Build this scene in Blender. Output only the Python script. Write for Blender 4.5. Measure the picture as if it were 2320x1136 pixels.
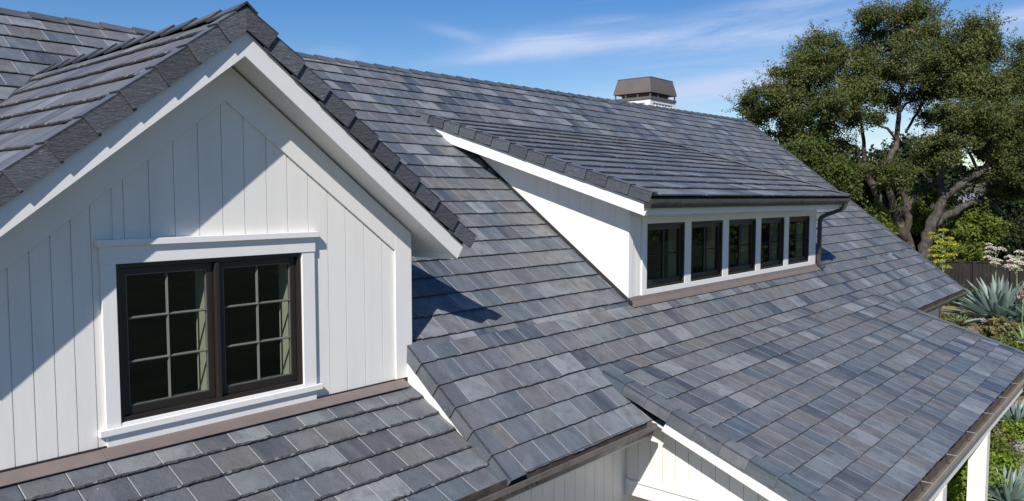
import bpy, math, random
import numpy as np
from mathutils import Vector, Matrix
SC = bpy.context.scene
for o in list(bpy.data.objects): bpy.data.objects.remove(o)

# ------------------------------------------------------------------ camera, sky, sun
ZC = 5.5                                    # eye height above the ground at the porch
F, PITCH, YAW = 1747.0, math.radians(3.93), math.radians(49.1)
cam_d = bpy.data.cameras.new("camera"); cam = bpy.data.objects.new("camera", cam_d)
SC.collection.objects.link(cam); SC.camera = cam
cam_d.sensor_width = 36.0; cam_d.lens = 36.0 * F / 2320.0
cam_d.clip_start = 0.05; cam_d.clip_end = 3000
cam.rotation_euler = (math.radians(90) - PITCH, 0, -YAW)
cam.location = (0, 0, ZC)

SUN = Vector((0.66, 0.348, -0.665)).normalized()
sun_el = math.asin(-SUN.z); sun_az = math.atan2(-SUN.x, -SUN.y)   # clockwise from +Y
sd = bpy.data.lights.new("sun", 'SUN'); sd.energy = 5.0; sd.angle = math.radians(0.5); sd.color = (1.0, 0.945, 0.87)
sun = bpy.data.objects.new("sun", sd); SC.collection.objects.link(sun)
sun.rotation_euler = SUN.to_track_quat('-Z', 'Y').to_euler()

world = bpy.data.worlds.new("World"); SC.world = world; world.use_nodes = True
wn, wl = world.node_tree.nodes, world.node_tree.links
for n_ in list(wn): wn.remove(n_)
w_out = wn.new('ShaderNodeOutputWorld'); w_bg = wn.new('ShaderNodeBackground'); w_bg.inputs[1].default_value = 0.055
sky = wn.new('ShaderNodeTexSky'); sky.sky_type = 'NISHITA'; sky.sun_disc = False
sky.sun_elevation = sun_el; sky.sun_rotation = sun_az; sky.altitude = 100; sky.air_density = 1.0; sky.dust_density = 0.0; sky.ozone_density = 1.5
SC.view_settings.view_transform = 'Standard'; SC.view_settings.look = 'None'
SC.view_settings.gamma = 1.0; SC.view_settings.exposure = 0.36
# thin cirrus: wisps laid along directions of the sky
tc = wn.new('ShaderNodeTexCoord')
def wmath(op, a, b=None, c=None):
    n = wn.new('ShaderNodeMath'); n.operation = op
    for i, v in enumerate((a, b, c)):
        if v is None: continue
        if isinstance(v, (int, float)): n.inputs[i].default_value = v
        else: wl.new(v, n.inputs[i])
    return n.outputs[0]
sep = wn.new('ShaderNodeSeparateXYZ'); wl.new(tc.outputs['Generated'], sep.inputs[0])
az = wmath('ARCTAN2', sep.outputs[0], sep.outputs[1]); el = wmath('ARCSINE', sep.outputs[2])
cmb = wn.new('ShaderNodeCombineXYZ')
wl.new(wmath('MULTIPLY', az, 5.0), cmb.inputs[0]); 
tilt = wmath('SUBTRACT', el, wmath('MULTIPLY', az, 0.09))
wl.new(wmath('MULTIPLY', tilt, 36.0), cmb.inputs[1])
nz = wn.new('ShaderNodeTexNoise'); nz.inputs['Scale'].default_value = 1.0; nz.inputs['Detail'].default_value = 9; nz.inputs['Roughness'].default_value = 0.64
nz.inputs['Distortion'].default_value = 0.9
wl.new(cmb.outputs[0], nz.inputs['Vector'])
def blob(a0, e0, ra, re, amp, slope=0.0):
    da = wmath('DIVIDE', wmath('SUBTRACT', az, a0), ra)
    de = wmath('DIVIDE', wmath('SUBTRACT', wmath('SUBTRACT', el, e0), wmath('MULTIPLY', wmath('SUBTRACT', az, a0), slope)), re)
    r2 = wmath('ADD', wmath('MULTIPLY', da, da), wmath('MULTIPLY', de, de))
    return wmath('MULTIPLY', wmath('EXPONENT', wmath('MULTIPLY', r2, -1.0)), amp)
def ae(px, py):                              # a pixel's direction as azimuth, elevation
    r = Vector(((px - 1160) / F, 0, 0)); 
    cx, cy = (px - 1160) / F, -(py - 568) / F
    sy, cyw, sp, cp = math.sin(YAW), math.cos(YAW), math.sin(PITCH), math.cos(PITCH)
    fw = Vector((sy * cp, cyw * cp, -sp)); rt = Vector((cyw, -sy, 0)); up = rt.cross(fw)
    d = (rt * cx + up * cy + fw).normalized()
    return math.atan2(d.x, d.y), math.asin(d.z)
cl = None
for (px, py, rx, ry, amp, sl) in ((1230, 98, 130, 26, .95, .12), (1090, 132, 110, 12, .45, .12), (1480, 92, 260, 22, .62, .08), (1650, 185, 260, 42, .6, .1), (1760, 75, 240, 30, .55, .14),
                                  (1730, 20, 200, 20, .5, .12), (1040, 78, 60, 12, .35, -.2), (1400, 45, 70, 10, .3, .0), (2290, 55, 90, 26, .75, .1), (760, 125, 50, 14, .25, .0), (1560, 215, 300, 26, .45, .1), (2000, 330, 200, 60, .5, 0)):
    a0, e0 = ae(px, py); b = blob(a0, e0, rx / F, ry / F, amp, sl)
    cl = b if cl is None else wmath('ADD', cl, b)
shape = wmath('MULTIPLY', wmath('ADD', wmath('MULTIPLY', nz.outputs['Fac'], 2.8), -0.62), cl)
elsewhere = wmath('MULTIPLY', wmath('MAXIMUM', wmath('SUBTRACT', nz.outputs['Fac'], 0.62), 0.0), 0.5)
cm = wmath('MINIMUM', wmath('MAXIMUM', wmath('ADD', shape, elsewhere), 0.0), 0.85)
mixw = wn.new('ShaderNodeMix'); mixw.data_type = 'RGBA'; mixw.inputs['B'].default_value = (8.2, 9.6, 13.0, 1)
wl.new(cm, mixw.inputs['Factor']); 
whs = wn.new('ShaderNodeHueSaturation'); whs.inputs['Hue'].default_value = .512; whs.inputs['Saturation'].default_value = 1.42; whs.inputs['Value'].default_value = 1.52
wl.new(sky.outputs[0], whs.inputs['Color']); wl.new(whs.outputs[0], mixw.inputs['A'])
wl.new(mixw.outputs['Result'], w_bg.inputs[0]); wl.new(w_bg.outputs[0], w_out.inputs[0])

# ------------------------------------------------------------------ helpers
_sy, _cy, _sp, _cp = math.sin(YAW), math.cos(YAW), math.sin(PITCH), math.cos(PITCH)
FW = Vector((_sy * _cp, _cy * _cp, -_sp)); RT = Vector((_cy, -_sy, 0)); UP = RT.cross(FW)
def ray(px, py): return RT * ((px - 1160) / F) - UP * ((py - 568) / F) + FW
def at(px, py, depth): return ray(px, py) * depth      # house frame: eye at the origin
def link(o, parent=None):
    SC.collection.objects.link(o)
    if parent is not None: o.parent = parent
    return o
def tag(o, label=None, cat=None, group=None, kind=None):
    if label: o['label'] = label
    if cat: o['category'] = cat
    if group: o['group'] = group
    if kind: o['kind'] = kind
    return o
def empty(name, loc=(0, 0, 0)):
    o = bpy.data.objects.new(name, None); o.location = loc; o.empty_display_size = 0.3
    return link(o)
TOP = []
rnd = random.Random(7)

class MB:
    def __init__(s): s.v = []; s.f = []; s.m = []; s.uv = []; s.c = []
    def face(s, pts, mat=0, uv=None, col=(.5, .5, .5)):
        i = len(s.v); s.v.extend([tuple(p) for p in pts]); s.f.append(tuple(range(i, i + len(pts)))); s.m.append(mat)
        s.uv.append(uv if uv else [(0, 0)] * len(pts)); s.c.append(col)
    def prism(s, bot, top, mat=0, smat=None, col=(.5, .5, .5), caps=True):
        n = len(bot); smat = mat if smat is None else smat
        if caps: s.face(top, mat, None, col); s.face(bot[::-1], mat, None, col)
        for i in range(n):
            j = (i + 1) % n; s.face([bot[i], bot[j], top[j], top[i]], smat, None, col)
    def box(s, x0, x1, y0, y1, z0, z1, mat=0, col=(.5, .5, .5)):
        s.prism([(x0, y0, z0), (x1, y0, z0), (x1, y1, z0), (x0, y1, z0)], [(x0, y0, z1), (x1, y0, z1), (x1, y1, z1), (x0, y1, z1)], mat, None, col)
    def extrude_x(s, prof, x0, x1, mat=0):      # prof: [(y,z)] closed loop
        a = [(x0, y, z) for y, z in prof]; b = [(x1, y, z) for y, z in prof]
        s.face(a, mat); s.face(b[::-1], mat)
        for i in range(len(prof)):
            j = (i + 1) % len(prof); s.face([a[i], b[i], b[j], a[j]], mat)
    def tube(s, pts, rad, sides=8, mat=0, cap=True, wob=0.0):
        pts = [Vector(p) for p in pts]; rings = []
        prev = None
        for i, p in enumerate(pts):
            d = (pts[min(i + 1, len(pts) - 1)] - pts[max(i - 1, 0)]).normalized()
            if prev is None: a = d.orthogonal().normalized()
            else: a = (prev - d * prev.dot(d)).normalized()
            prev = a; b = d.cross(a)
            r = rad[i] if isinstance(rad, (list, tuple)) else rad
            rings.append([p + (a * math.cos(t) + b * math.sin(t)) * r * (1 + wob * rnd.uniform(-1, 1)) for t in [2 * math.pi * k / sides for k in range(sides)]])
        base = len(s.v)
        for rg in rings: s.v.extend([tuple(q) for q in rg])
        for i in range(len(rings) - 1):
            for k in range(sides):
                k2 = (k + 1) % sides
                s.f.append((base + i * sides + k, base + i * sides + k2, base + (i + 1) * sides + k2, base + (i + 1) * sides + k))
                s.m.append(mat); s.uv.append([(0, 0)] * 4); s.c.append((.5, .5, .5))
        if cap:
            s.f.append(tuple(base + k for k in range(sides))[::-1]); s.m.append(mat); s.uv.append([(0, 0)] * sides); s.c.append((.5, .5, .5))
            s.f.append(tuple(base + (len(rings) - 1) * sides + k for k in range(sides))); s.m.append(mat); s.uv.append([(0, 0)] * sides); s.c.append((.5, .5, .5))
    def build(s, name, mats, parent=None, smooth=False, bevel=0, fixn=False):
        me = bpy.data.meshes.new(name); me.from_pydata(s.v, [], s.f)
        if not isinstance(mats, (list, tuple)): mats = [mats]
        for m in mats: me.materials.append(m)
        me.polygons.foreach_set('material_index', s.m)
        uvl = me.uv_layers.new(name='UVMap'); uvl.data.foreach_set('uv', np.array([c for f in s.uv for c in f], dtype=np.float32).ravel())
        ca = me.color_attributes.new('tone', 'FLOAT_COLOR', 'CORNER')
        ca.data.foreach_set('color', np.array([tuple(c) + (1.0,) for f, c in zip(s.f, s.c) for _ in f], dtype=np.float32).ravel())
        if smooth: me.polygons.foreach_set('use_smooth', [True] * len(s.f))
        me.validate(); me.update()
        o = bpy.data.objects.new(name, me); link(o, parent)
        if bevel:
            import bmesh
            bm = bmesh.new(); bm.from_mesh(me); bmesh.ops.remove_doubles(bm, verts=bm.verts, dist=1e-5)
            bmesh.ops.recalc_face_normals(bm, faces=bm.faces); bm.to_mesh(me); bm.free()
            md = o.modifiers.new('bevel', 'BEVEL'); md.width = bevel; md.segments = 2; md.limit_method = 'ANGLE'; md.harden_normals = False
        return o

def clip(poly, clipper):                        # both 2-D, clipper convex counter-clockwise
    out = [tuple(p) for p in poly]
    n = len(clipper)
    for i in range(n):
        ax, ay = clipper[i]; bx, by = clipper[(i + 1) % n]
        inp, out = out, []
        if not inp: break
        def side(p): return (bx - ax) * (p[1] - ay) - (by - ay) * (p[0] - ax)
        for k in range(len(inp)):
            p, q = inp[k], inp[(k + 1) % len(inp)]; sp_, sq = side(p), side(q)
            if sp_ >= 0: out.append(p)
            if (sp_ > 0 > sq) or (sp_ < 0 < sq):
                t = sp_ / (sp_ - sq); out.append((p[0] + (q[0] - p[0]) * t, p[1] + (q[1] - p[1]) * t))
    return out
def ccw(poly):
    a = sum(poly[i][0] * poly[(i + 1) % len(poly)][1] - poly[(i + 1) % len(poly)][0] * poly[i][1] for i in range(len(poly)))
    return poly if a > 0 else poly[::-1]

# ------------------------------------------------------------------ materials
def mat(name, base, rough=0.6, metal=0.0, spec=0.5):
    m = bpy.data.materials.new(name); m.use_nodes = True
    b = m.node_tree.nodes['Principled BSDF']
    b.inputs['Base Color'].default_value = (*base, 1); b.inputs['Roughness'].default_value = rough
    b.inputs['Metallic'].default_value = metal; b.inputs['Specular IOR Level'].default_value = spec
    return m, b, m.node_tree.nodes, m.node_tree.links
def ramp(ns, ls, src, stops):
    r = ns.new('ShaderNodeValToRGB'); e = r.color_ramp.elements
    while len(e) < len(stops): e.new(0.5)
    for el_, (p, c) in zip(e, stops): el_.position = p; el_.color = (*c, 1)
    ls.new(src, r.inputs[0]); return r.outputs[0]
def noise(ns, ls, vec, scale, detail=4, rough=0.5, dist=0.0):
    n = ns.new('ShaderNodeTexNoise'); n.inputs['Scale'].default_value = scale; n.inputs['Detail'].default_value = detail
    n.inputs['Roughness'].default_value = rough; n.inputs['Distortion'].default_value = dist
    if vec is not None: ls.new(vec, n.inputs['Vector'])
    return n.outputs['Fac']
def mixc(ns, ls, fac, a, b, mode='MIX'):
    m = ns.new('ShaderNodeMix'); m.data_type = 'RGBA'; m.blend_type = mode
    for k, v in (('Factor', fac), ('A', a), ('B', b)):
        if isinstance(v, (int, float)): m.inputs[k].default_value = v
        elif isinstance(v, tuple): m.inputs[k].default_value = (*v, 1)
        else: ls.new(v, m.inputs[k])
    return m.outputs['Result']
def mth(ns, ls, op, a, b=None):
    n = ns.new('ShaderNodeMath'); n.operation = op
    for i, v in enumerate((a, b)):
        if v is None: continue
        if isinstance(v, (int, float)): n.inputs[i].default_value = v
        else: ls.new(v, n.inputs[i])
    return n.outputs[0]
def bump(ns, ls, b, h, strength, dist):
    bp = ns.new('ShaderNodeBump'); bp.inputs['Strength'].default_value = strength; bp.inputs['Distance'].default_value = dist
    ls.new(h, bp.inputs['Height']); ls.new(bp.outputs[0], b.inputs['Normal'])
def objco(ns): return ns.new('ShaderNodeTexCoord').outputs['Object']

def slate_mat(name, dark=1.0, warm=0.0, streak=1.0, rough=0.42, bd=.012):
    m, b, ns, ls = mat(name, (.1, .1, .12), rough)
    uv = ns.new('ShaderNodeUVMap').outputs[0]
    at_ = ns.new('ShaderNodeAttribute'); at_.attribute_name = 'tone'
    sp = ns.new('ShaderNodeSeparateColor'); ls.new(at_.outputs['Color'], sp.inputs[0])
    su = ns.new('ShaderNodeSeparateXYZ'); ls.new(uv, su.inputs[0])
    cb = ns.new('ShaderNodeCombineXYZ')
    ls.new(mth(ns, ls, 'MULTIPLY', su.outputs[0], 7.0), cb.inputs[0]); ls.new(mth(ns, ls, 'MULTIPLY', su.outputs[1], 1.7), cb.inputs[1])
    ls.new(mth(ns, ls, 'MULTIPLY', sp.outputs[2], 60.0), cb.inputs[2])
    cb2 = ns.new('ShaderNodeCombineXYZ')
    ls.new(mth(ns, ls, 'MULTIPLY', su.outputs[0], 5.0), cb2.inputs[0]); ls.new(mth(ns, ls, 'MULTIPLY', su.outputs[1], 5.0), cb2.inputs[1])
    ls.new(mth(ns, ls, 'MULTIPLY', sp.outputs[1], 90.0), cb2.inputs[2])
    tone = ramp(ns, ls, sp.outputs[0], [(0.0, (.026, .044, .074)), (.09, (.046, .055, .074)), (.22, (.102, .114, .136)), (.36, (.066, .094, .122)), (.50, (.126, .130, .144)), (.62, (.112, .106, .114)), (.70, (.132, .126, .122)), (.84, (.132, .154, .174)), (1.0, (.220, .236, .256))])
    st = noise(ns, ls, cb.outputs[0], 1.0, 3, .5, .9)
    cloud = noise(ns, ls, cb2.outputs[0], 1.0, 4, .55, .4)
    c = mixc(ns, ls, mth(ns, ls, 'MULTIPLY', ramp(ns, ls, st, [(.38, (0, 0, 0)), (.72, (1, 1, 1))]), .40 * streak), tone, (.215, .225, .242))
    c = mixc(ns, ls, mth(ns, ls, 'MULTIPLY', ramp(ns, ls, cloud, [(.43, (0, 0, 0)), (.68, (1, 1, 1))]), .62), c, (.062, .070, .082))
    warmn = noise(ns, ls, objco(ns), .55, 3, .6)
    c = mixc(ns, ls, mth(ns, ls, 'MULTIPLY', ramp(ns, ls, warmn, [(.45, (0, 0, 0)), (.7, (1, 1, 1))]), .28 + warm), c, (.165, .158, .146))
    spk = ns.new('ShaderNodeTexVoronoi'); spk.inputs['Scale'].default_value = 9.0; ls.new(objco(ns), spk.inputs['Vector'])
    c = mixc(ns, ls, mth(ns, ls, 'LESS_THAN', spk.outputs['Distance'], .035), c, (.5, .5, .49))
    hs = ns.new('ShaderNodeHueSaturation'); hs.inputs['Value'].default_value = dark * .98; ls.new(c, hs.inputs['Color'])
    ls.new(hs.outputs[0], b.inputs['Base Color'])
    fine = noise(ns, ls, objco(ns), 34.0, 6, .65, .5)
    h = mth(ns, ls, 'ADD', mth(ns, ls, 'MULTIPLY', cloud, 1.6), mth(ns, ls, 'MULTIPLY', fine, .45))
    bump(ns, ls, b, h, .55, bd)
    rr = ramp(ns, ls, cloud, [(.3, (rough - .08,) * 3), (.7, (rough + .16,) * 3)]); ls.new(rr, b.inputs['Roughness'])
    return m
M = {}
M['slate'] = slate_mat('slate')
M['slate_near'] = slate_mat('slate_near', .95, .05, .8, .40, .022)
M['slate_cap'] = slate_mat('slate_cap', .75, .0, .5, .5)
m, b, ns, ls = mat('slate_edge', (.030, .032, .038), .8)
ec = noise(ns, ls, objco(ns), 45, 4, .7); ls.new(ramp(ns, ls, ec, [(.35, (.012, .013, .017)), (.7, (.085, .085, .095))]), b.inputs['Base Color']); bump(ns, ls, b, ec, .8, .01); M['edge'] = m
m, b, ns, ls = mat('cap_side', (.05, .05, .06), .62)
mp = ns.new('ShaderNodeMapping'); mp.inputs['Scale'].default_value = (14, 14, 60); ls.new(objco(ns), mp.inputs[0])
cn = noise(ns, ls, mp.outputs[0], 1.0, 6, .7, 1.2); ls.new(ramp(ns, ls, cn, [(.3, (.046, .052, .066)), (.55, (.100, .110, .132)), (.8, (.185, .196, .22))]), b.inputs['Base Color']); bump(ns, ls, b, cn, .9, .025); M['capside'] = m
ca_ = ns.new('ShaderNodeAttribute'); ca_.attribute_name = 'tone'; cs_ = ns.new('ShaderNodeSeparateColor'); ls.new(ca_.outputs['Color'], cs_.inputs[0])
ch_ = ns.new('ShaderNodeHueSaturation'); ls.new(mth(ns, ls, 'ADD', mth(ns, ls, 'MULTIPLY', cs_.outputs[1], .55), .62), ch_.inputs['Value']); ls.new(b.inputs['Base Color'].links[0].from_socket, ch_.inputs['Color']); ls.new(ch_.outputs[0], b.inputs['Base Color'])
m, b, ns, ls = mat('slate_lit_edge', (.30, .305, .315), .6); M['lit_edge'] = m  # dressed sunward edge, sunlight on the joint put into its pale colour
m, b, ns, ls = mat('slate_chip', (.15, .152, .16), .7); M['chip'] = m
m, b, ns, ls = mat('underlay', (.012, .012, .014), .95); M['under'] = m

def paint(name, col, rough=.45, dirt=.06):
    m, b, ns, ls = mat(name, col, rough)
    mp = ns.new('ShaderNodeMapping'); mp.inputs['Scale'].default_value = (3, 3, .6); ls.new(objco(ns), mp.inputs[0])
    n1 = noise(ns, ls, mp.outputs[0], 1.6, 5, .6); d = tuple(c * (1 - dirt * 2) for c in col)
    ls.new(mixc(ns, ls, ramp(ns, ls, n1, [(.45, (0, 0, 0)), (.8, (1, 1, 1))]), col, d), b.inputs['Base Color'])
    mp2 = ns.new('ShaderNodeMapping'); mp2.inputs['Scale'].default_value = (60, 60, 4); ls.new(objco(ns), mp2.inputs[0])
    bump(ns, ls, b, noise(ns, ls, mp2.outputs[0], 1.0, 3, .5), .14, .004)
    return m
M['siding'] = paint('siding_paint', (.75, .73, .695), .42, .05)
M['trim'] = paint('trim_paint', (.73, .72, .705), .38, .02)
M['brownpaint'] = paint('window_frame_paint', (.021, .017, .015), .38, .1)
M['muntin'] = paint('muntin_paint', (.105, .107, .10), .4, .05)
M['cream'] = paint('cream_paint', (.34, .345, .27), .5, .05)
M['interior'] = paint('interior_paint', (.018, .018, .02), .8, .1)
def metal(name, col, rough, met=.6, dirt=None, sc=6):
    m, b, ns, ls = mat(name, col, rough, met)
    n1 = noise(ns, ls, objco(ns), sc, 6, .62, .3); d = dirt or tuple(c * .6 for c in col)
    ls.new(mixc(ns, ls, ramp(ns, ls, n1, [(.4, (0, 0, 0)), (.72, (1, 1, 1))]), col, d), b.inputs['Base Color'])
    ls.new(ramp(ns, ls, n1, [(.3, (rough - .1,) * 3), (.7, (rough + .15,) * 3)]), b.inputs['Roughness'])
    bump(ns, ls, b, n1, .12, .01)
    return m
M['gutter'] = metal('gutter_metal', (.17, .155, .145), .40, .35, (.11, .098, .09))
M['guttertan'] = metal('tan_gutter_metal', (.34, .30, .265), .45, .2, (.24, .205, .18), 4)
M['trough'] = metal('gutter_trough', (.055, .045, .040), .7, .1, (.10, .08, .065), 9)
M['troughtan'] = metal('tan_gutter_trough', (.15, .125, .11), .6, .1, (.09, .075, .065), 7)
M['gutterdark'] = metal('dark_gutter_metal', (.075, .07, .07), .35, .4, (.05, .046, .045))
M['flash'] = metal('flashing_metal', (.195, .155, .138), .5, .25, (.15, .128, .12), 5)
M['chimcap'] = metal('chimney_cap_metal', (.15, .132, .12), .6, .3, (.115, .10, .092), 2)
m, b, ns, ls = mat('window_glass', (1, 1, 1), .02)
for n_ in list(ns):
    if n_.type == 'BSDF_PRINCIPLED': ns.remove(n_)
gl = ns.new('ShaderNodeBsdfGlossy'); gl.inputs['Roughness'].default_value = .015; gl.inputs['Color'].default_value = (.9, .95, .93, 1)
tr = ns.new('ShaderNodeBsdfTransparent'); tr.inputs['Color'].default_value = (.78, .82, .78, 1)
lw = ns.new('ShaderNodeLayerWeight'); lw.inputs[0].default_value = .5
fres = mth(ns, ls, 'ADD', mth(ns, ls, 'MULTIPLY', mth(ns, ls, 'POWER', lw.outputs['Facing'], 5.0), .92), .065)
wv = noise(ns, ls, objco(ns), 2.2, 2, .5); bp = ns.new('ShaderNodeBump'); bp.inputs['Strength'].default_value = .05; bp.inputs['Distance'].default_value = .02; ls.new(wv, bp.inputs['Height']); ls.new(bp.outputs[0], gl.inputs['Normal'])
mx = ns.new('ShaderNodeMixShader'); ls.new(fres, mx.inputs[0]); ls.new(tr.outputs[0], mx.inputs[1]); ls.new(gl.outputs[0], mx.inputs[2])
ls.new(mx.outputs[0], [n_ for n_ in ns if n_.type == 'OUTPUT_MATERIAL'][0].inputs[0]); M['glass'] = m

def leafmat(name, cols, rough=.5, trans=.25):
    m, b, ns, ls = mat(name, cols[0], max(rough, .6), 0, .2)
    a = ns.new('ShaderNodeAttribute'); a.attribute_name = 'tone'; sp = ns.new('ShaderNodeSeparateColor'); ls.new(a.outputs['Color'], sp.inputs[0])
    c = ramp(ns, ls, sp.outputs[0], [(i / (len(cols) - 1), cc) for i, cc in enumerate(cols)]); ls.new(c, b.inputs['Base Color'])
    t = ns.new('ShaderNodeBsdfTranslucent'); ls.new(c, t.inputs[0]); mx = ns.new('ShaderNodeMixShader'); mx.inputs[0].default_value = trans
    out = [n_ for n_ in ns if n_.type == 'OUTPUT_MATERIAL'][0]
    ls.new(b.outputs[0], mx.inputs[1]); ls.new(t.outputs[0], mx.inputs[2]); ls.new(mx.outputs[0], out.inputs[0])
    return m
M['oak'] = leafmat('oak_leaves', [(.036, .052, .014), (.080, .100, .026), (.125, .140, .042), (.195, .180, .085)])
M['bay'] = leafmat('bay_leaves', [(.045, .070, .015), (.085, .115, .024), (.135, .160, .040)])
M['darkleaf'] = leafmat('dark_leaves', [(.014, .024, .009), (.026, .042, .014), (.045, .066, .022)])
M['bright'] = leafmat('bright_leaves', [(.075, .110, .018), (.130, .175, .030), (.205, .235, .050)], .45, .35)
M['lime'] = leafmat('lime_leaves', [(.110, .180, .018), (.20, .29, .035), (.30, .38, .06)], .45, .4)
M['mix'] = leafmat('groundcover_leaves', [(.05, .07, .02), (.11, .11, .04), (.23, .19, .08), (.34, .27, .15)])
M['tan'] = leafmat('dry_grass', [(.20, .14, .08), (.30, .20, .13), (.36, .25, .18), (.18, .10, .07)])
M['yellow'] = leafmat('yellow_flowers', [(.30, .34, .03), (.46, .46, .05), (.55, .50, .08)])
M['white'] = leafmat('white_flowers', [(.62, .55, .46), (.75, .70, .62), (.66, .56, .50)])
M['red'] = leafmat('red_flowers', [(.42, .05, .06), (.55, .12, .14), (.7, .5, .45)])
m, b, ns, ls = mat('agave_leaf', (.17, .24, .21), .5)
an = noise(ns, ls, objco(ns), 3, 4, .6); ls.new(ramp(ns, ls, an, [(.3, (.13, .19, .165)), (.7, (.22, .29, .255))]), b.inputs['Base Color']); M['agave'] = m
m, b, ns, ls = mat('green_agave_leaf', (.15, .22, .09), .5)
an = noise(ns, ls, objco(ns), 3, 4, .6); ls.new(ramp(ns, ls, an, [(.3, (.12, .19, .075)), (.7, (.22, .29, .13))]), b.inputs['Base Color']); M['agave2'] = m
m, b, ns, ls = mat('oak_bark', (.16, .13, .10), .9)
mp = ns.new('ShaderNodeMapping'); mp.inputs['Scale'].default_value = (5, 5, 1.6); ls.new(objco(ns), mp.inputs[0])
bn = noise(ns, ls, mp.outputs[0], 1.3, 8, .7, .8); ls.new(ramp(ns, ls, bn, [(.34, (.024, .020, .016)), (.5, (.060, .050, .041)), (.66, (.11, .096, .080)), (.82, (.23, .21, .18))]), b.inputs['Base Color']); bump(ns, ls, b, bn, .9, .08); M['bark'] = m
m, b, ns, ls = mat('ground_soil', (.15, .1, .07), .95)
g1 = noise(ns, ls, objco(ns), .35, 6, .65, .4); g2 = noise(ns, ls, objco(ns), 7, 6, .7); g3 = noise(ns, ls, objco(ns), .09, 4, .6)
c = ramp(ns, ls, g1, [(.33, (.085, .055, .036)), (.46, (.20, .13, .085)), (.55, (.26, .21, .08)), (.68, (.13, .15, .045))])
c = mixc(ns, ls, ramp(ns, ls, g2, [(.4, (.0, .0, .0)), (.75, (.55, .55, .55))]), c, (.33, .27, .19))
c = mixc(ns, ls, ramp(ns, ls, g3, [(.5, (0, 0, 0)), (.68, (.6, .6, .6))]), c, (.10, .11, .05)); ls.new(c, b.inputs['Base Color']); bump(ns, ls, b, g2, 1.0, .08); M['ground'] = m
m, b, ns, ls = mat('added_lawn_grass', (.025, .04, .012), .95)
l1 = noise(ns, ls, objco(ns), .5, 6, .65); ls.new(ramp(ns, ls, l1, [(.35, (.010, .017, .006)), (.65, (.035, .05, .016))]), b.inputs['Base Color']); M['added_lawn'] = m
m, b, ns, ls = mat('gravel', (.3, .28, .25), .95)
vo = ns.new('ShaderNodeTexVoronoi'); vo.inputs['Scale'].default_value = 22; ls.new(objco(ns), vo.inputs['Vector'])
ls.new(ramp(ns, ls, vo.outputs['Color'], [(.0, (.13, .12, .11)), (.5, (.30, .28, .25)), (1, (.5, .47, .43))]), b.inputs['Base Color']); bump(ns, ls, b, vo.outputs['Distance'], 1.0, .06); M['gravel'] = m
m, b, ns, ls = mat('hill_scrub', (.1, .09, .05), 1.0)
h1 = noise(ns, ls, objco(ns), .09, 8, .7, .5); ls.new(ramp(ns, ls, h1, [(.35, (.030, .036, .018)), (.5, (.080, .076, .040)), (.65, (.17, .14, .085))]), b.inputs['Base Color']); M['hill'] = m
m, b, ns, ls = mat('shaded_fence_wood', (.035, .028, .022), .85)
mp = ns.new('ShaderNodeMapping'); mp.inputs['Scale'].default_value = (4, 4, .6); ls.new(objco(ns), mp.inputs[0])
fn = noise(ns, ls, mp.outputs[0], 2, 6, .6); ls.new(ramp(ns, ls, fn, [(.3, (.006, .005, .004)), (.7, (.020, .015, .012))]), b.inputs['Base Color']); bump(ns, ls, b, fn, .5, .02); M['fence'] = m  # oak's cast shade put into the colour, darker than the bare wood
m, b, ns, ls = mat('asphalt_shingle', (.16, .16, .175), .9)
sn = noise(ns, ls, objco(ns), 5, 6, .7); ls.new(ramp(ns, ls, sn, [(.3, (.12, .12, .135)), (.7, (.22, .22, .24))]), b.inputs['Base Color']); M['shingle'] = m
m, b, ns, ls = mat('stone', (.3, .27, .24), .9); sn = noise(ns, ls, objco(ns), 4, 6, .7); ls.new(ramp(ns, ls, sn, [(.3, (.16, .14, .12)), (.7, (.42, .38, .33))]), b.inputs['Base Color']); bump(ns, ls, b, sn, .8, .05); M['stone'] = m

# ------------------------------------------------------------------ house
house = empty('house', (10, 8, -5.5))
tag(house, 'white board-and-batten house under a blue-grey slate roof with gable and shed dormers', 'house')
HP = Matrix.Translation(house.location).inverted()
def hp(o):                                       # parts keep world coordinates
    o.parent = house; o.matrix_parent_inverse = HP; return o
def sub(o, par):
    o.parent = par; return o

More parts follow.
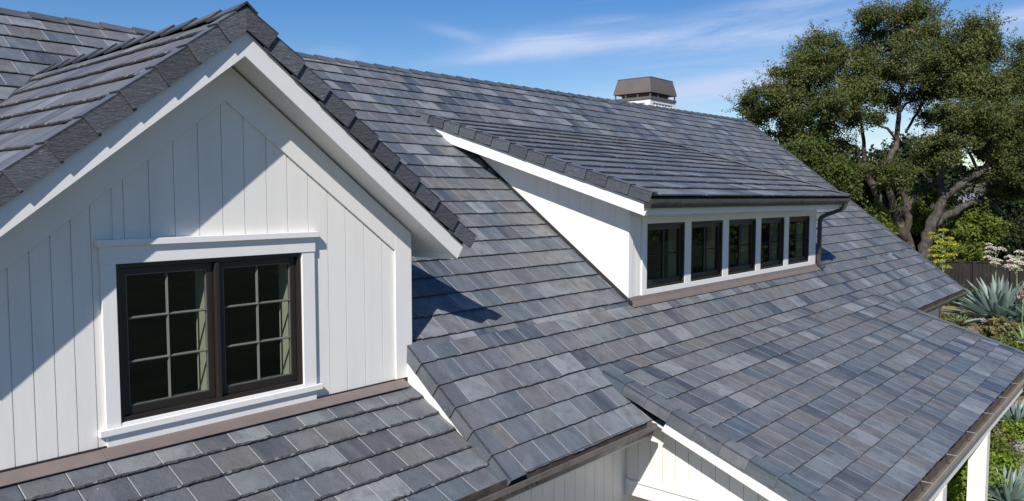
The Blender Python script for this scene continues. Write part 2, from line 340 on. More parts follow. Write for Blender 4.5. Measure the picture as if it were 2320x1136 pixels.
def tiles(mb, O, U, V, poly, e, w, v0=0.0, hb=.020, t=.013, jit=.003, seg=5, skip=None, wj=.18, umin=None, gap=.004, seed=1, fray=.008, lit_edge=.006):
    """courses of slates on the plane O+u*U+v*V; v runs up the slope; the butt stands on the plane, the head sinks by hb"""
    R = random.Random(seed); N = U.cross(V).normalized()
    poly = ccw(poly); us = [p[0] for p in poly]; vs = [p[1] for p in poly]
    row = 0; vb = v0
    while vb < max(vs):
        if vb + e > min(vs):
            u = min(us) - R.uniform(0, w)
            while u < max(us):
                ww = w * R.uniform(1 - wj, 1 + wj); u0, u1 = u + gap / 2, u + ww - gap / 2; u += ww
                if skip and skip((u0 + u1) / 2, vb + e / 2): continue
                dv = R.uniform(-jit, jit) * 1.2
                bot = [(u0 + (u1 - u0) * k / seg, vb + dv + (R.uniform(-jit, jit) if 0 < k < seg else R.uniform(0, jit))) for k in range(seg + 1)]
                outline = bot + [(u1, vb + e + .03), (u0, vb + e + .03)]
                pc = clip(outline, poly)
                if len(pc) < 3: continue
                lz = R.uniform(-.002, .002); sx = R.uniform(-.004, .004)
                def P(p, dn=0.0):
                    h = -hb * ((p[1] - vb) / e) + lz + sx * (p[0] - u0) - dn
                    return O + U * p[0] + V * p[1] + N * h
                col = (R.random(), R.random(), R.random())
                if fray and vb >= min(vs) - .01:
                    top = [(p[0], p[1] + (fray * R.uniform(.3, 1.3) if p[1] < vb + jit * 3 + dv + .002 else 0)) for p in pc]
                else: top = pc
                ch = lit_edge if len(pc) == len(outline) else 0
                if ch:
                    fl_ = [(p[0] + (ch if p[0] < u0 + 1e-6 else 0), p[1]) for p in top]
                    mb.face([P(p) for p in fl_], 0, fl_, col)
                    mb.face([P(top[-1], .002), P(top[0], .002), P(fl_[0]), P(fl_[-1])], 2, None, col)
                else: mb.face([P(p) for p in top], 0, [(p[0], p[1]) for p in top], col)
                n = len(pc)
                for i in range(n):
                    j = (i + 1) % n
                    isb = pc[i][1] < vb + .02 and pc[j][1] < vb + .02
                    if pc[i][1] > vb + e and pc[j][1] > vb + e: continue
                    a, b_ = P(pc[i], t), P(pc[j], t)
                    if isb:
                        am, bm_ = P(pc[i], t * .35), P(pc[j], t * .35)
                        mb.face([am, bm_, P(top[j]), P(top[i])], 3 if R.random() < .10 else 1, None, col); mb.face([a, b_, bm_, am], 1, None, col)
                    else: mb.face([a, b_, P(top[j]), P(top[i])], 0, [(pc[i][0], pc[i][1])] * 4, col)
        vb += e; row += 1

def caps(mb, A, B, legs, e, t=.014, lift=.02, over=.05, seed=3, mats=(0, 1)):
    """overlapping cap slates from A (exposed butt end) to B; legs = [(vector, outward normal, mat)]"""
    R = random.Random(seed); A = Vector(A); B = Vector(B); D = (B - A); L = D.length; D.normalize()
    n = max(1, round(L / e)); ee = L / n
    for k in range(n):
        s0 = k * ee + R.uniform(-.006, .006); s1 = min((k + 1) * ee + over, L); col = (R.choice((.18, .28, .36, .44, .80)) + R.uniform(-.03, .03), R.random(), R.random())
        hs = sum((l[1] for l in legs), Vector()).normalized()
        for (w, N, mt) in legs:
            wv = w * R.uniform(.96, 1.04)
            base0, base1 = A + D * s0 + hs * lift, A + D * s1 + hs * .002
            nb = 3
            outer0 = [base0, base0 + wv]; outer1 = [base1, base1 + w]
            dn = N * t
            q = [outer0[0], outer0[1] + D * R.uniform(-.006, .006), outer1[1], outer1[0]]
            uvq = [(0, s0), (w.length, s0), (w.length, s1), (0, s1)]
            mb.face(q, mt, uvq, col); lo = [p - dn for p in q]
            mb.face(lo[::-1], 1, None, col)
            for i in range(4):
                j = (i + 1) % 4; mb.face([q[i], q[j], lo[j], lo[i]], 1 if i == 0 else mt, None, col)

def plane_z(z0, y0, m): return lambda y: z0 + m * (y - y0)
X_, Y_, Z_ = Vector((1, 0, 0)), Vector((0, 1, 0)), Vector((0, 0, 1))
# --- main roof plane z = -5.3946 + .73 y
MM = .73; mz = lambda y: -5.3946 + MM * y; ML = math.hypot(1, MM)
Om = Vector((0, 0, -5.3946)); Vm = Vector((0, 1, MM)).normalized(); Nm = X_.cross(Vm)
ridge_y = lambda x: 10.37 + (x - 3.0) * (10.87 - 10.37) / 21.4
V0 = 4.15 * ML
mb = MB()
def skip_dormer(u, v):
    y = v / ML; return 8.95 < u < 15.4 and 5.75 < y < 8.9
def skip_gable(u, v): return False
S = lambda y: y * ML
tiles(mb, Om, X_, Vm, [(4.85, S(5.45)), (22.98, S(5.45)), (24.25, S(10.81)), (4.85, S(ridge_y(4.85)))], .2815, .345, V0, skip=skip_dormer, seed=11, wj=.16)
tiles(mb, Om, X_, Vm, [(4.80, S(4.12)), (22.68, S(4.12)), (23.0, S(5.45)), (4.80, S(5.45))], .2815, .345, V0, seed=12, wj=.16, skip=lambda u, v: 7.9 < u < 16.3 and v < S(4.45))
tiles(mb, Om, X_, Vm, [(-1.2, S(7.2)), (4.85, S(7.2)), (4.85, S(ridge_y(4.85))), (-1.2, S(ridge_y(-1.2)))], .2815, .345, V0, seed=13, wj=.14, skip=lambda u, v: abs(u - 3.02) < 1.2 and v / ML < 7.9)
tiles(mb, Om, X_, Vm, [(-1.4, S(5.36)), (1.17, S(5.36)), (1.17, S(7.2)), (-1.4, S(7.2))], .2815, .345, V0, seed=15, wj=.14)
hp(mb.build('main_roof_slates', [M['slate'], M['edge'], M['lit_edge'], M['chip']]))
# back slope of the main roof (plain courses, seen only from elsewhere)
mb = MB()
Ob = Vector((0, 2 * 10.45 - 0, -5.3946)); Vb = Vector((0, -1, MM)).normalized()
tiles(mb, Vector((24, 20.9, -5.3946)), -X_, Vb, [(-.2, S(4.2)), (25.2, S(4.2)), (25.2, S(10.45)), (-.2, S(10.25))], .2815, .5, V0, seed=14, seg=1, fray=0)
hp(mb.build('back_roof_slates', [M['slate'], M['edge'], M['lit_edge'], M['chip']]))
# roof boards below the slates
mb = MB()
def deck(mb, pts, up=-.042, th=.10):
    top = [Vector((x, y, z + up)) for x, y, z in pts]; bot = [p - Vector((0, 0, th)) for p in top]; mb.prism(bot, top)
def mq(*xy): return [(x, y, mz(y)) for x, y in xy]
deck(mb, mq((4.86, 4.2), (22.6, 4.2), (22.98, 5.6), (4.86, 5.6)))
deck(mb, mq((4.86, 5.6), (8.75, 5.6), (8.75, 9.1), (4.86, 9.1)))
deck(mb, mq((15.6, 5.6), (22.98, 5.6), (23.8, 9.1), (15.6, 9.1)))
deck(mb, mq((-1.2, 9.1), (23.8, 9.1), (24.2, 10.8), (-1.2, 10.2)))
deck(mb, mq((-1.2, 5.45), (1.17, 5.45), (1.17, 9.1), (-1.2, 9.1)))
mb.box(-1.2, 1.17, 5.46, 5.49, -1.8, -1.43)
deck(mb, mq((1.3, 7.9), (4.86, 7.9), (4.86, 9.1), (1.3, 9.1)))
deck(mb, [(-1.2, 10.27, 2.08), (24.2, 10.85, 2.45), (24.2, 16.7, -1.9), (-1.2, 16.7, -2.3)])
hp(mb.build('roof_boards', M['under']))

# --- ridge caps
mb = MB()
Nn = Vector((0, -MM, 1)).normalized(); Nb = Vector((0, MM, 1)).normalized()
a, b_ = Vector((-1.2, ridge_y(-1.2), mz(ridge_y(-1.2)) - .012)), Vector((24.35, 10.87, mz(10.87) - .012))
caps(mb, a, b_, [(Vector((0, -1, -MM)).normalized() * .15, Nn, 0), (Vector((0, 1, -MM)).normalized() * .15, Nb, 0)], .405, lift=.026, t=.014)
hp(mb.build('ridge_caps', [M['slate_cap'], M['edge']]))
# right rake
mb = MB()
a, b_ = Vector((22.74, 4.1, mz(4.1))), Vector((24.33, 10.84, mz(10.84)))
caps(mb, a, b_, [(-X_ * .14, Nm, 0), (-Nm * .13, X_, 0)], .285, lift=.02)
hp(mb.build('rake_caps', [M['slate_cap'], M['edge']]))
# left rake of the lower main roof
mb = MB()
a, b_ = Vector((4.765, 4.13, mz(4.13) + .01)), Vector((4.80, 5.485, mz(5.485) + .01))
caps(mb, a, b_, [(X_ * .20, Nm, 0), (-Nm * .135, -X_, 0)], .288, lift=.028, seed=8)
hp(mb.build('rake_caps', [M['slate_cap2'] if 'slate_cap2' in M else M['slate_near'], M['edge']]))

# --- lower left roof
ml = .52; lz = lambda y: -1.728 + ml * (y - 5.42); LL = math.hypot(1, ml)
Ol = Vector((0, 0, -1.728 - ml * 5.42)); Vl = Vector((0, 1, ml)).normalized()
mb = MB()
tiles(mb, Ol, X_, Vl, [(-1.5, 4.10 * LL), (4.775, 4.10 * LL), (4.775, 5.40 * LL), (-1.5, 5.40 * LL)], .2365, .285, 4.165 * LL, hb=.024, t=.017, jit=.0042, seg=9, seed=5, wj=.10, gap=.005, fray=.018)
hp(mb.build('lower_roof_slates', [M['slate_near'], M['edge'], M['lit_edge'], M['chip']]))
mb = MB(); deck(mb, [(-1.5, 4.2, lz(4.2)), (4.80, 4.2, lz(4.2)), (4.80, 5.5, lz(5.5)), (-1.5, 5.5, lz(5.5))]); hp(mb.build('roof_boards', M['under']))

# --- gable dormer roof
GX, GZ, gl_, gr_ = 3.02, 1.365, .79, .745
gyf = 5.165
mb = MB()
def g_slope(sign, m, seed, xe):
    D = Vector((sign, 0, -m)).normalized(); Vg = -D; Lg = math.hypot(1, m)
    Ug = Y_ if sign > 0 else -Y_
    O = Vector((GX, 0, GZ)) + D * (xe * Lg)                    # eave line
    def yv(h):                                                   # y where the slope meets the main plane, h = horizontal distance from the ridge
        return (GZ - m * h + 5.3946) / MM
    top = xe * Lg
    s = 1 if sign > 0 else -1
    poly = [(s * gyf, 0), (s * (yv(xe) - .015), 0), (s * (yv(0) - .015), top), (s * gyf, top)]
    tiles(mb, O, Ug, Vg, poly, .283, .30, 0.0, hb=.026, t=.019, jit=.0045, seg=6, seed=seed, wj=.15, fray=.012)
g_slope(-1, gl_, 21, 2.20); g_slope(1, gr_, 22, 2.33)
hp(mb.build('gable_roof_slates', [M['slate'], M['edge'], M['lit_edge'], M['chip']]))
mb = MB()
for s, m, xe in ((-1, gl_, 2.14), (1, gr_, 2.26)):
    def yv(h): return (GZ - m * h + 5.3946) / MM
    deck(mb, [(GX, gyf + .03, GZ), (GX + s * xe, gyf + .03, GZ - m * xe), (GX + s * xe, yv(xe), GZ - m * xe), (GX, yv(0), GZ)], up=-.05, th=.08)
hp(mb.build('roof_boards', M['under']))
# valley metal
mb = MB()
for s, m, xe in ((-1, gl_, 2.2), (1, gr_, 2.33)):
    def yv(h): return (GZ - m * h + 5.3946) / MM
    for k in range(8):
        h0, h1 = xe * k / 8, xe * (k + 1) / 8
        mb.face([(GX + s * h0, yv(h0) - .06, mz(yv(h0)) - .03), (GX + s * h1, yv(h1) - .06, mz(yv(h1)) - .03), (GX + s * h1, yv(h1) + .03, mz(yv(h1)) + .003), (GX + s * h0, yv(h0) + .03, mz(yv(h0)) + .003)])
hp(mb.build('valley_flashing', M['gutterdark']))
mb = MB()
Ngl, Ngr = Vector((-gl_, 0, 1)).normalized(), Vector((gr_, 0, 1)).normalized()
Dgl, Dgr = Vector((-1, 0, -gl_)).normalized(), Vector((1, 0, -gr_)).normalized()
caps(mb, (GX, gyf - .03, GZ + .02), (GX, 9.22, GZ + .0), [(Dgl * .12, Ngl, 0), (Dgr * .12, Ngr, 0)], .36, lift=.024, seed=4)
hp(mb.build('ridge_caps', [M['slate_cap'], M['edge']]))
yr = gyf - .02
for s, D, N, m, xe, nm, sd_ in ((-1, Dgl, Ngl, gl_, 2.24, 'rake_caps', 31), (1, Dgr, Ngr, gr_, 2.36, 'rake_caps', 32)):
    mb = MB()
    A = Vector((GX + s * xe, yr, GZ - m * xe + .012)); B = Vector((GX, yr, GZ + .012))
    caps(mb, A, B, [(Y_ * .15, N, 0), (-N * .145, -Y_, 2)], .283, lift=.026 if s < 0 else .03, over=.02, seed=sd_)
    hp(mb.build(nm, [M['slate'], M['edge'], M['capside']]))
# gable fascia and soffit
mb = MB()
for s, m, xe, zt, zb in ((-1, gl_, 2.13, 1.215, 1.021), (1, .742, 2.16, 1.215, 1.021)):
    y0, y1 = 5.172, 5.212
    p = [(GX, zb), (GX + s * xe, zb - m * xe), (GX + s * (xe + .085), zt - m * xe - .075), (GX, zt)]
    mb.prism([(x, y0, z) for x, z in p], [(x, y1, z) for x, z in p])
    # eave fascia running back, and sloped soffit
    ye = (GZ - m * xe + 5.3946) / MM
    mb.box(min(GX + s * xe, GX + s * (xe - .03)), max(GX + s * xe, GX + s * (xe - .03)), y1, ye, zb - m * xe - .005, zt - m * xe - .05)
    q = [(GX, y1 + .002, zb + .028), (GX + s * (xe - .035), y1 + .002, zb + .028 - m * (xe - .035)), (GX + s * (xe - .035), 7.2, zb + .028 - m * (xe - .035)), (GX, 7.2, zb + .028)]
    mb.prism(q, [(x, y, z + .012) for x, y, z in q])
hp(mb.build('gable_fascia', M['trim'], bevel=.003))

# --- gable dormer wall
WY = 5.5
mb = MB()
edges = [1.19] + [1.425 + .1235 * k for k in range(7)] + [2.26]
edges2 = [2.166, 2.26, 2.437, 2.617, 2.803, 2.988, 3.17, 3.362, 3.55, 3.744, 3.937, 4.121, 4.322, 4.523, 4.70]
soff = lambda x: (1.03 - gl_ * (GX - x)) if x < GX else (1.03 - .742 * (x - GX))
def boards(mb, xs, region, y=WY, th=.012, g=.0034):
    region = ccw(region)
    for a, b_ in zip(xs[:-1], xs[1:]):
        q = clip([(a + g, -9), (b_ - g, -9), (b_ - g, 9), (a + g, 9)], region)
        if len(q) < 3: continue
        q2 = clip([(a, -9), (b_, -9), (b_, 9), (a, 9)], region)
        mb.prism([(x, y - th, z) for x, z in q], [(x, y, z) for x, z in q])
WX0, WX1, WZ0, WZ1 = 2.187, 3.660, -1.556, -.452            # window opening
ex = sorted(set([1.19, 1.31] + [1.425 + .1235 * k for k in range(6)] + [2.166]))
boards(mb, ex, [(1.19, -1.702), (WX0, -1.702), (WX0, soff(WX0)), (1.19, soff(1.19))])
boards(mb, [2.08, 2.26, 2.437, 2.617, 2.803, 2.988, 3.17, 3.362, 3.55, 3.744], [(WX0, WZ1), (WX1, WZ1), (WX1, soff(WX1)), (GX, soff(GX)), (WX0, soff(WX0))])
boards(mb, [3.55, 3.744, 3.937, 4.121, 4.322, 4.523, 4.70, 4.85], [(WX1, -1.702), (4.85, -1.702), (4.85, soff(4.85)), (WX1, soff(WX1))])
boards(mb, [2.166, 3.744], [(WX0, -1.702), (WX1, -1.702), (WX1, WZ0), (WX0, WZ0)])
# backing and cheek walls
yb0, yb1 = WY - .004, WY + .06
for q in ([(1.19, -1.9), (WX0, -1.9), (WX0, soff(WX0)), (1.19, soff(1.19))], [(WX0, WZ1), (GX, WZ1), (GX, soff(GX)), (WX0, soff(WX0))], [(GX, WZ1), (WX1, WZ1), (WX1, soff(WX1)), (GX, soff(GX))],
          [(WX1, -1.9), (4.85, -1.9), (4.85, soff(4.85)), (WX1, soff(WX1))], [(WX0, -1.9), (WX1, -1.9), (WX1, WZ0), (WX0, WZ0)]):
    mb.prism([(x, yb0, z) for x, z in q], [(x, yb1, z) for x, z in q])
for x0, x1 in ((4.79, 4.848), (1.192, 1.25)):
    zt = soff(4.85); ye = (zt + .1 + 5.3946) / MM
    q = [(WY + .06, -1.9), (ye, zt), (WY + .06, zt)]
    mb.prism([(x0, y, z) for y, z in q], [(x1, y, z) for y, z in q])
hp(mb.build('gable_wall', M['siding']))
# corner boards and rake trim on the gable wall
mb = MB()
t0, t1 = WY - .034, WY - .0145
for s, m, xs in ((1, .742, (GX, 4.66)), (-1, gl_, (GX, 1.38))):
    a = lambda x, d: 1.022 - m * abs(x - GX) - d
    q = [(GX, a(GX, .292)), (xs[1], a(xs[1], .292)), (xs[1], a(xs[1], -.003)), (GX, a(GX, -.003))]
    mb.prism([(x, t0, z) for x, z in q], [(x, t1, z) for x, z in q])
mb.prism([(4.662, t0, -1.704), (4.862, t0, -1.704), (4.862, t0, soff(4.862)), (4.662, t0, soff(4.662))], [(4.662, t1, -1.704), (4.862, t1, -1.704), (4.862, t1, soff(4.862)), (4.662, t1, soff(4.662))])
mb.box(4.851, 4.866, WY - .0145, WY + .12, -1.704, soff(4.866) - .0)
hp(mb.build('corner_trim', M['trim'], bevel=.003))

def window(name, x0, x1, z0, z1, y, units, cols, rows, label=None, casing=True, mun='muntin', deep=.05):
    W = bpy.data.objects.new(name, None); link(W); W.location = ((x0 + x1) / 2, y, z0); hp(W)
    if label: W['label'] = label
    inv = Matrix.Translation(W.location).inverted()
    def put(o): o.parent = W; o.matrix_parent_inverse = inv; return o
    fw = .030
    mb = MB()                                    # outer frame
    yf = y - .012
    for bx in ((x0, x0 + fw, z0, z1), (x1 - fw, x1, z0, z1), (x0 + fw, x1 - fw, z0, z0 + fw), (x0 + fw, x1 - fw, z1 - fw, z1)):
        mb.box(bx[0], bx[1], yf, y + .09, bx[2], bx[3])
    n = units; uw = (x1 - x0 - 2 * fw) / n
    for k in range(1, n): mb.box(x0 + fw + uw * k - .016, x0 + fw + uw * k + .016, yf - .003, y + .088, z0 + fw, z1 - fw)
    put(mb.build('frame', M['brownpaint'], bevel=.004))
    for k in range(n):
        a, b_ = x0 + fw + uw * k, x0 + fw + uw * (k + 1)
        if k > 0: a += .016
        if k < n - 1: b_ -= .016
        c, d = z0 + fw, z1 - fw; sw = deep; g = .003
        mb = MB(); ys = y + .022
        for bx in ((a + g, a + sw, c + g, d - g), (b_ - sw, b_ - g, c + g, d - g), (a + sw, b_ - sw, c + g, c + sw * 1.25), (a + sw, b_ - sw, d - sw, d - g)):
            mb.box(bx[0], bx[1], ys, ys + .045, bx[2], bx[3])
        put(mb.build('sash', M['brownpaint'], bevel=.004))
        ia, ib, ic, id_ = a + sw, b_ - sw, c + sw * 1.25, d - sw
        mb = MB(); mw = .0105 if rows > 2 else .009
        ym = ys + .006
        for i in range(1, cols):
            xx = ia + (ib - ia) * i / cols; mb.prism([(xx - mw, ym + .016, ic), (xx, ym - .004, ic), (xx + mw, ym + .016, ic)], [(xx - mw, ym + .016, id_), (xx, ym - .004, id_), (xx + mw, ym + .016, id_)])
        for i in range(1, rows):
            zz = ic + (id_ - ic) * i / rows; mb.prism([(ia, ym + .016, zz - mw), (ia, ym - .003, zz), (ia, ym + .016, zz + mw)], [(ib, ym + .016, zz - mw), (ib, ym - .003, zz), (ib, ym + .016, zz + mw)])
        gb = .007                                 # glazing bead
        for bx in ((ia, ia + gb, ic, id_), (ib - gb, ib, ic, id_), (ia + gb, ib - gb, ic, ic + gb), (ia + gb, ib - gb, id_ - gb, id_)):
            mb.box(bx[0], bx[1], ym, ym + .016, bx[2], bx[3])
        put(mb.build('muntin', M[mun]))
        mb = MB(); yg = ys + .026
        mb.face([(ia, yg, ic), (ib, yg, ic), (ib, yg, id_), (ia, yg, id_)])
        put(mb.build('pane', M['glass']))
    mb = MB()                                     # lined reveal behind the sash
    r0, r1 = y + .091, y + .235; q = .055 if units > 1 else .05
    mb.box(x0 - .02, x0 + q, r0, r1, z0, z1); mb.box(x1 - q, x1 + .02, r0, r1, z0, z1)
    mb.box(x0 + q, x1 - q, r0, r1, z0 - .02, z0 + q); mb.box(x0 + q, x1 - q, r0, r1, z1 - q, z1 + .02)
    for k in range(1, n): mb.box(x0 + fw + uw * k - .05, x0 + fw + uw * k + .05, r0, r1, z0 + q, z1 - q)
    put(mb.build('jamb_lining', M['cream']))
    return W
window('window', WX0 + .002, WX1 - .002, WZ0 + .002, WZ1 - .002, WY - .01, 2, 2, 3, 'double casement window with twelve small panes in the gable')
# casing of the gable window
mb = MB(); c0, c1 = WY - .040, WY - .0145
mb.box(2.089, WX0, c0, c1, -1.575, -.452); mb.box(WX1, 3.782, c0, c1, -1.575, -.452)
mb.box(2.083, 3.788, c0 - .006, c1, -.452, -.33)
mb.box(2.060, 3.812, c0 - .033, c1, -.329, -.283)
mb.box(2.040, 3.828, c0 - .024, c1, -1.622, -1.576)
mb.box(2.091, 3.780, c0, c1, -1.712, -1.623)
mb.box(WX0, WX1, c0 + .004, WY + .05, -1.576, WZ0)
hp(mb.build('window_casing', M['trim'], bevel=.003))
# dark room behind the gable window
def room(x0, x1, y0, y1, z0, z1, ox0, ox1, oz0, oz1):
    mb = MB(); t = .05
    mb.box(x0, x1, y1, y1 + t, z0, z1); mb.box(x0 - t, x0, y0, y1, z0, z1); mb.box(x1, x1 + t, y0, y1, z0, z1)
    mb.box(x0, x1, y0, y1, z0 - t, z0); mb.box(x0, x1, y0, y1, z1, z1 + t)
    mb.box(x0, ox0, y0 - .02, y0, z0, z1); mb.box(ox1, x1, y0 - .02, y0, z0, z1)
    mb.box(ox0, ox1, y0 - .02, y0, z0, oz0); mb.box(ox0, ox1, y0 - .02, y0, oz1, z1)
    hp(mb.build('interior_wall', M['interior']))
room(1.6, 4.4, 5.75, 7.6, -1.72, -.12, WX0 - .02, WX1 + .02, WZ0 - .02, WZ1 + .02)
# wall flashing and the dark joint above it
mb = MB(); mb.box(1.19, 4.84, 5.466, 5.4955, -1.76, -1.695); hp(mb.build('wall_joint', M['under']))
mb = MB()
q = [(5.464, lz(5.464) + .001), (5.356, lz(5.356) + .008), (5.356, lz(5.356) + .002), (5.464, lz(5.464) - .005)]
mb.extrude_x(q, -1.5, 2.05); mb.extrude_x([(y - .004, z + .003) for y, z in q], 2.05, 4.745)
hp(mb.build('wall_flashing', M['flash'], bevel=.002))
# white board under the left rake
mb = MB()
q = [(4.16, mz(4.16) - .14), (5.52, mz(5.52) - .14), (5.52, lz(5.5) - .12), (4.16, lz(4.16) - .12)]
mb.prism([(4.80, y, z) for y, z in q], [(4.83, y, z) for y, z in q])
hp(mb.build('rake_board', M['trim']))

# --- shed dormer
sz = lambda y: .044 + .305 * (y - 4.957); SL = math.hypot(1, .305)
Os = Vector((0, 0, .044 - .305 * 4.957)); Vs = Vector((0, 1, .305)).normalized(); Ns = X_.cross(Vs)
sy_top = (.044 - .305 * 4.957 + 5.3946) / (MM - .305)
mb = MB()
tiles(mb, Os, X_, Vs, [(8.42, 4.93 * SL), (15.95, 4.93 * SL), (15.95, (sy_top + .0) * SL), (8.42, (sy_top + .0) * SL)], .357, .345, 4.957 * SL, hb=.030, t=.024, jit=.004, seg=5, seed=41, wj=.18, fray=.012)
hp(mb.build('shed_roof_slates', [M['slate'], M['edge'], M['lit_edge'], M['chip']]))
mb = MB(); deck(mb, [(8.47, 5.0, sz(5.0)), (15.9, 5.0, sz(5.0)), (15.9, sy_top, sz(sy_top)), (8.47, sy_top, sz(sy_top))], up=-.05, th=.06); hp(mb.build('roof_boards', M['under']))
mb = MB()
caps(mb, (8.375, 4.945, sz(4.945) + .012), (8.375, sy_top + .05, sz(sy_top + .05) + .012), [(X_ * .15, Ns, 0), (-Ns * .14, -X_, 2)], .357, lift=.028, over=.02, seed=42)
hp(mb.build('rake_caps', [M['slate'], M['edge'], M['capside']]))
mb = MB()
caps(mb, (15.975, 4.945, sz(4.945) + .012), (15.975, sy_top - .05, sz(sy_top - .05) + .012), [(-X_ * .13, Ns, 0), (-Ns * .13, X_, 2)], .357, lift=.014, over=.03, seed=43)
hp(mb.build('rake_caps', [M['slate'], M['edge'], M['capside']]))
# shed fascias and soffit
mb = MB()
ftop = lambda y: -.078 + .305 * (y - 5.0)
for xa, xb in ((8.405, 8.445), (15.89, 15.93)):
    ye = (-.078 - .305 * 5.0 + 5.3946 + .02) / (MM - .305); yb_ = ye - .16
    ye2 = (-.078 - .178 - .305 * 5.0 + 5.3946 + .02) / (MM - .305)
    q = [(5.005, ftop(5.005)), (5.085, ftop(5.085) - .178), (ye2, ftop(ye2) - .178), (ye, ftop(ye))]
    mb.prism([(xa, y, z) for y, z in q], [(xb, y, z) for y, z in q])
mb.box(8.447, 15.888, 5.075, 5.105, -.222, -.03)
ys0, ys1 = 5.107, 9.0
q = [(5.107, ftop(5.107) - .165), (ys1, ftop(ys1) - .165), (ys1, ftop(ys1) - .15), (5.107, ftop(5.107) - .15)]
mb.prism([(8.447, y, z) for y, z in q], [(15.888, y, z) for y, z in q])
hp(mb.build('shed_fascia', M['trim'], bevel=.003))
# shed walls: side cheeks with boards, front with five windows
SY = 5.53
sst = lambda y: ftop(y) - .166
yk = (sst(0) + 5.3946 + .05) / (MM - .305)
reg = ccw([(SY, mz(SY) - .05), (SY, sst(SY)), (yk, sst(yk))])
for x0, sgn in ((8.71, 1), (15.66, -1)):
    mb = MB(); ys = [SY + .19 * k + .0 for k in range(0, 20)]
    for a, b_ in zip(ys[:-1], ys[1:]):
        q = clip([(a + .0013, -9), (b_ - .0013, -9), (b_ - .0013, 9), (a + .0013, 9)], reg)
        if len(q) >= 3: mb.prism([(x0, y, z) for y, z in q], [(x0 + sgn * .015, y, z) for y, z in q])
    mb.prism([(x0 + sgn * .012, y, z) for y, z in reg], [(x0 + sgn * .07, y, z) for y, z in reg])
    hp(mb.build('dormer_side_wall', M['siding']))
wins = [(9.177, 10.247), (10.437, 11.495), (11.702, 12.766), (12.969, 14.019), (14.231, 15.295)]
SZ0, SZ1 = -1.257, -.357
mb = MB()
mb.box(8.78, 15.59, SY, SY + .06, -1.5, SZ0); mb.box(8.78, 15.59, SY, SY + .06, SZ1, sst(SY) + .01)
xs = [8.78] + [v for w_ in wins for v in w_] + [15.59]
for k in range(0, len(xs), 2): mb.box(xs[k], xs[k + 1], SY, SY + .06, SZ0, SZ1)
boards(mb, [8.83, 8.94, 9.045], [(8.83, -1.5), (9.045, -1.5), (9.045, sst(SY)), (8.83, sst(SY))], y=SY, th=.012)
hp(mb.build('dormer_front_wall', M['siding']))
mb = MB(); s0, s1 = SY - .028, SY - .0005
mb.box(8.715, 8.825, s0, SY + .07, -1.42, sst(SY)); mb.box(15.48, 15.655, s0, SY + .07, -1.42, sst(SY))
mb.box(9.05, 15.478, s0 - .006, s1, -1.335, SZ0); mb.box(9.05, 15.478, s0 - .006, s1, SZ1, sst(SY))
xs = [9.05] + [v for w_ in wins for v in w_] + [15.478]
for k in range(0, len(xs), 2): mb.box(xs[k], xs[k + 1], s0 - .003, s1, SZ0, SZ1)
hp(mb.build('dormer_trim', M['trim'], bevel=.003))
mb = MB(); mb.box(9.05, 15.47, s0 + .004, s1, -1.40, -1.336); hp(mb.build('sill_gap', M['under']))
for k, (a, b_) in enumerate(wins):
    window('window', a + .002, b_ - .002, SZ0 + .002, SZ1 - .002, SY - .012, 1, 2, 2, None, mun='brownpaint', deep=.058)
mbx = (8.85, 15.55)
room(8.85, 15.55, 5.80, 7.6, -1.42, -.15, 9.15, 15.32, SZ0 - .02, SZ1 + .02)
mb = MB()
q = [(5.505, mz(5.505) + .05), (5.475, mz(5.475) + .014), (5.40, mz(5.40) + .010), (5.40, mz(5.40) + .002), (5.48, mz(5.48) + .002), (5.51, mz(5.50) + .04)]
mb.extrude_x(q, 8.70, 15.72); hp(mb.build('wall_flashing', M['flash'], bevel=.002))
mb = MB()
q = [(SY + .0, mz(SY) + .0), (yk - .3, mz(yk - .3))]
mb.prism([(8.69, SY - .1, mz(SY - .1) + .003), (8.708, SY - .1, mz(SY - .1) + .003), (8.708, yk, mz(yk) + .003), (8.69, yk, mz(yk) + .003)],
         [(8.69, SY - .1, mz(SY - .1) + .008), (8.708, SY - .1, mz(SY - .1) + .05), (8.708, yk, mz(yk) + .05), (8.69, yk, mz(yk) + .008)])
hp(mb.build('step_flashing', M['under']))

# --- porch roof
pzf = lambda y: -1.885 + .37 * (y - 4.80); PL = math.hypot(1, .37)
Op = Vector((0, 0, -1.885 - .37 * 4.80)); Vp = Vector((0, 1, .37)).normalized(); Np = X_.cross(Vp)
mb = MB()
tiles(mb, Op, X_, Vp, [(7.03, 1.90 * PL), (17.02, 1.90 * PL), (16.62, 4.83 * PL), (7.03, 4.83 * PL)], .2865, .305, 1.925 * PL, hb=.016, t=.011, jit=.003, seg=4, seed=51, wj=.2, gap=.004)
hp(mb.build('porch_roof_slates', [M['slate'], M['edge'], M['lit_edge'], M['chip']]))
mb = MB(); deck(mb, [(7.08, 2.0, pzf(2.0)), (16.95, 2.0, pzf(2.0)), (16.58, 4.8, pzf(4.8)), (7.08, 4.8, pzf(4.8))], th=.1); hp(mb.build('roof_boards', M['under']))
mb = MB()
caps(mb, (7.0, 1.9, pzf(1.9) + .01), (7.0, 4.74, pzf(4.74) - .0), [(X_ * .2, Np, 0), (-Np * .125, -X_, 0)], .292, lift=.016, seed=52)
hp(mb.build('rake_caps', [M['slate'], M['edge'], M['slate_cap']]))
mb = MB()
caps(mb, (17.03, 1.9, pzf(1.9) + .01), (16.62, 4.83, pzf(4.83) + .01), [(-X_ * .13, Np, 0), (-Np * .13, X_, 0)], .283, lift=.024, seed=53)
hp(mb.build('rake_caps', [M['slate'], M['edge']]))
mb = MB()
fb = lambda y: pzf(y) - .135
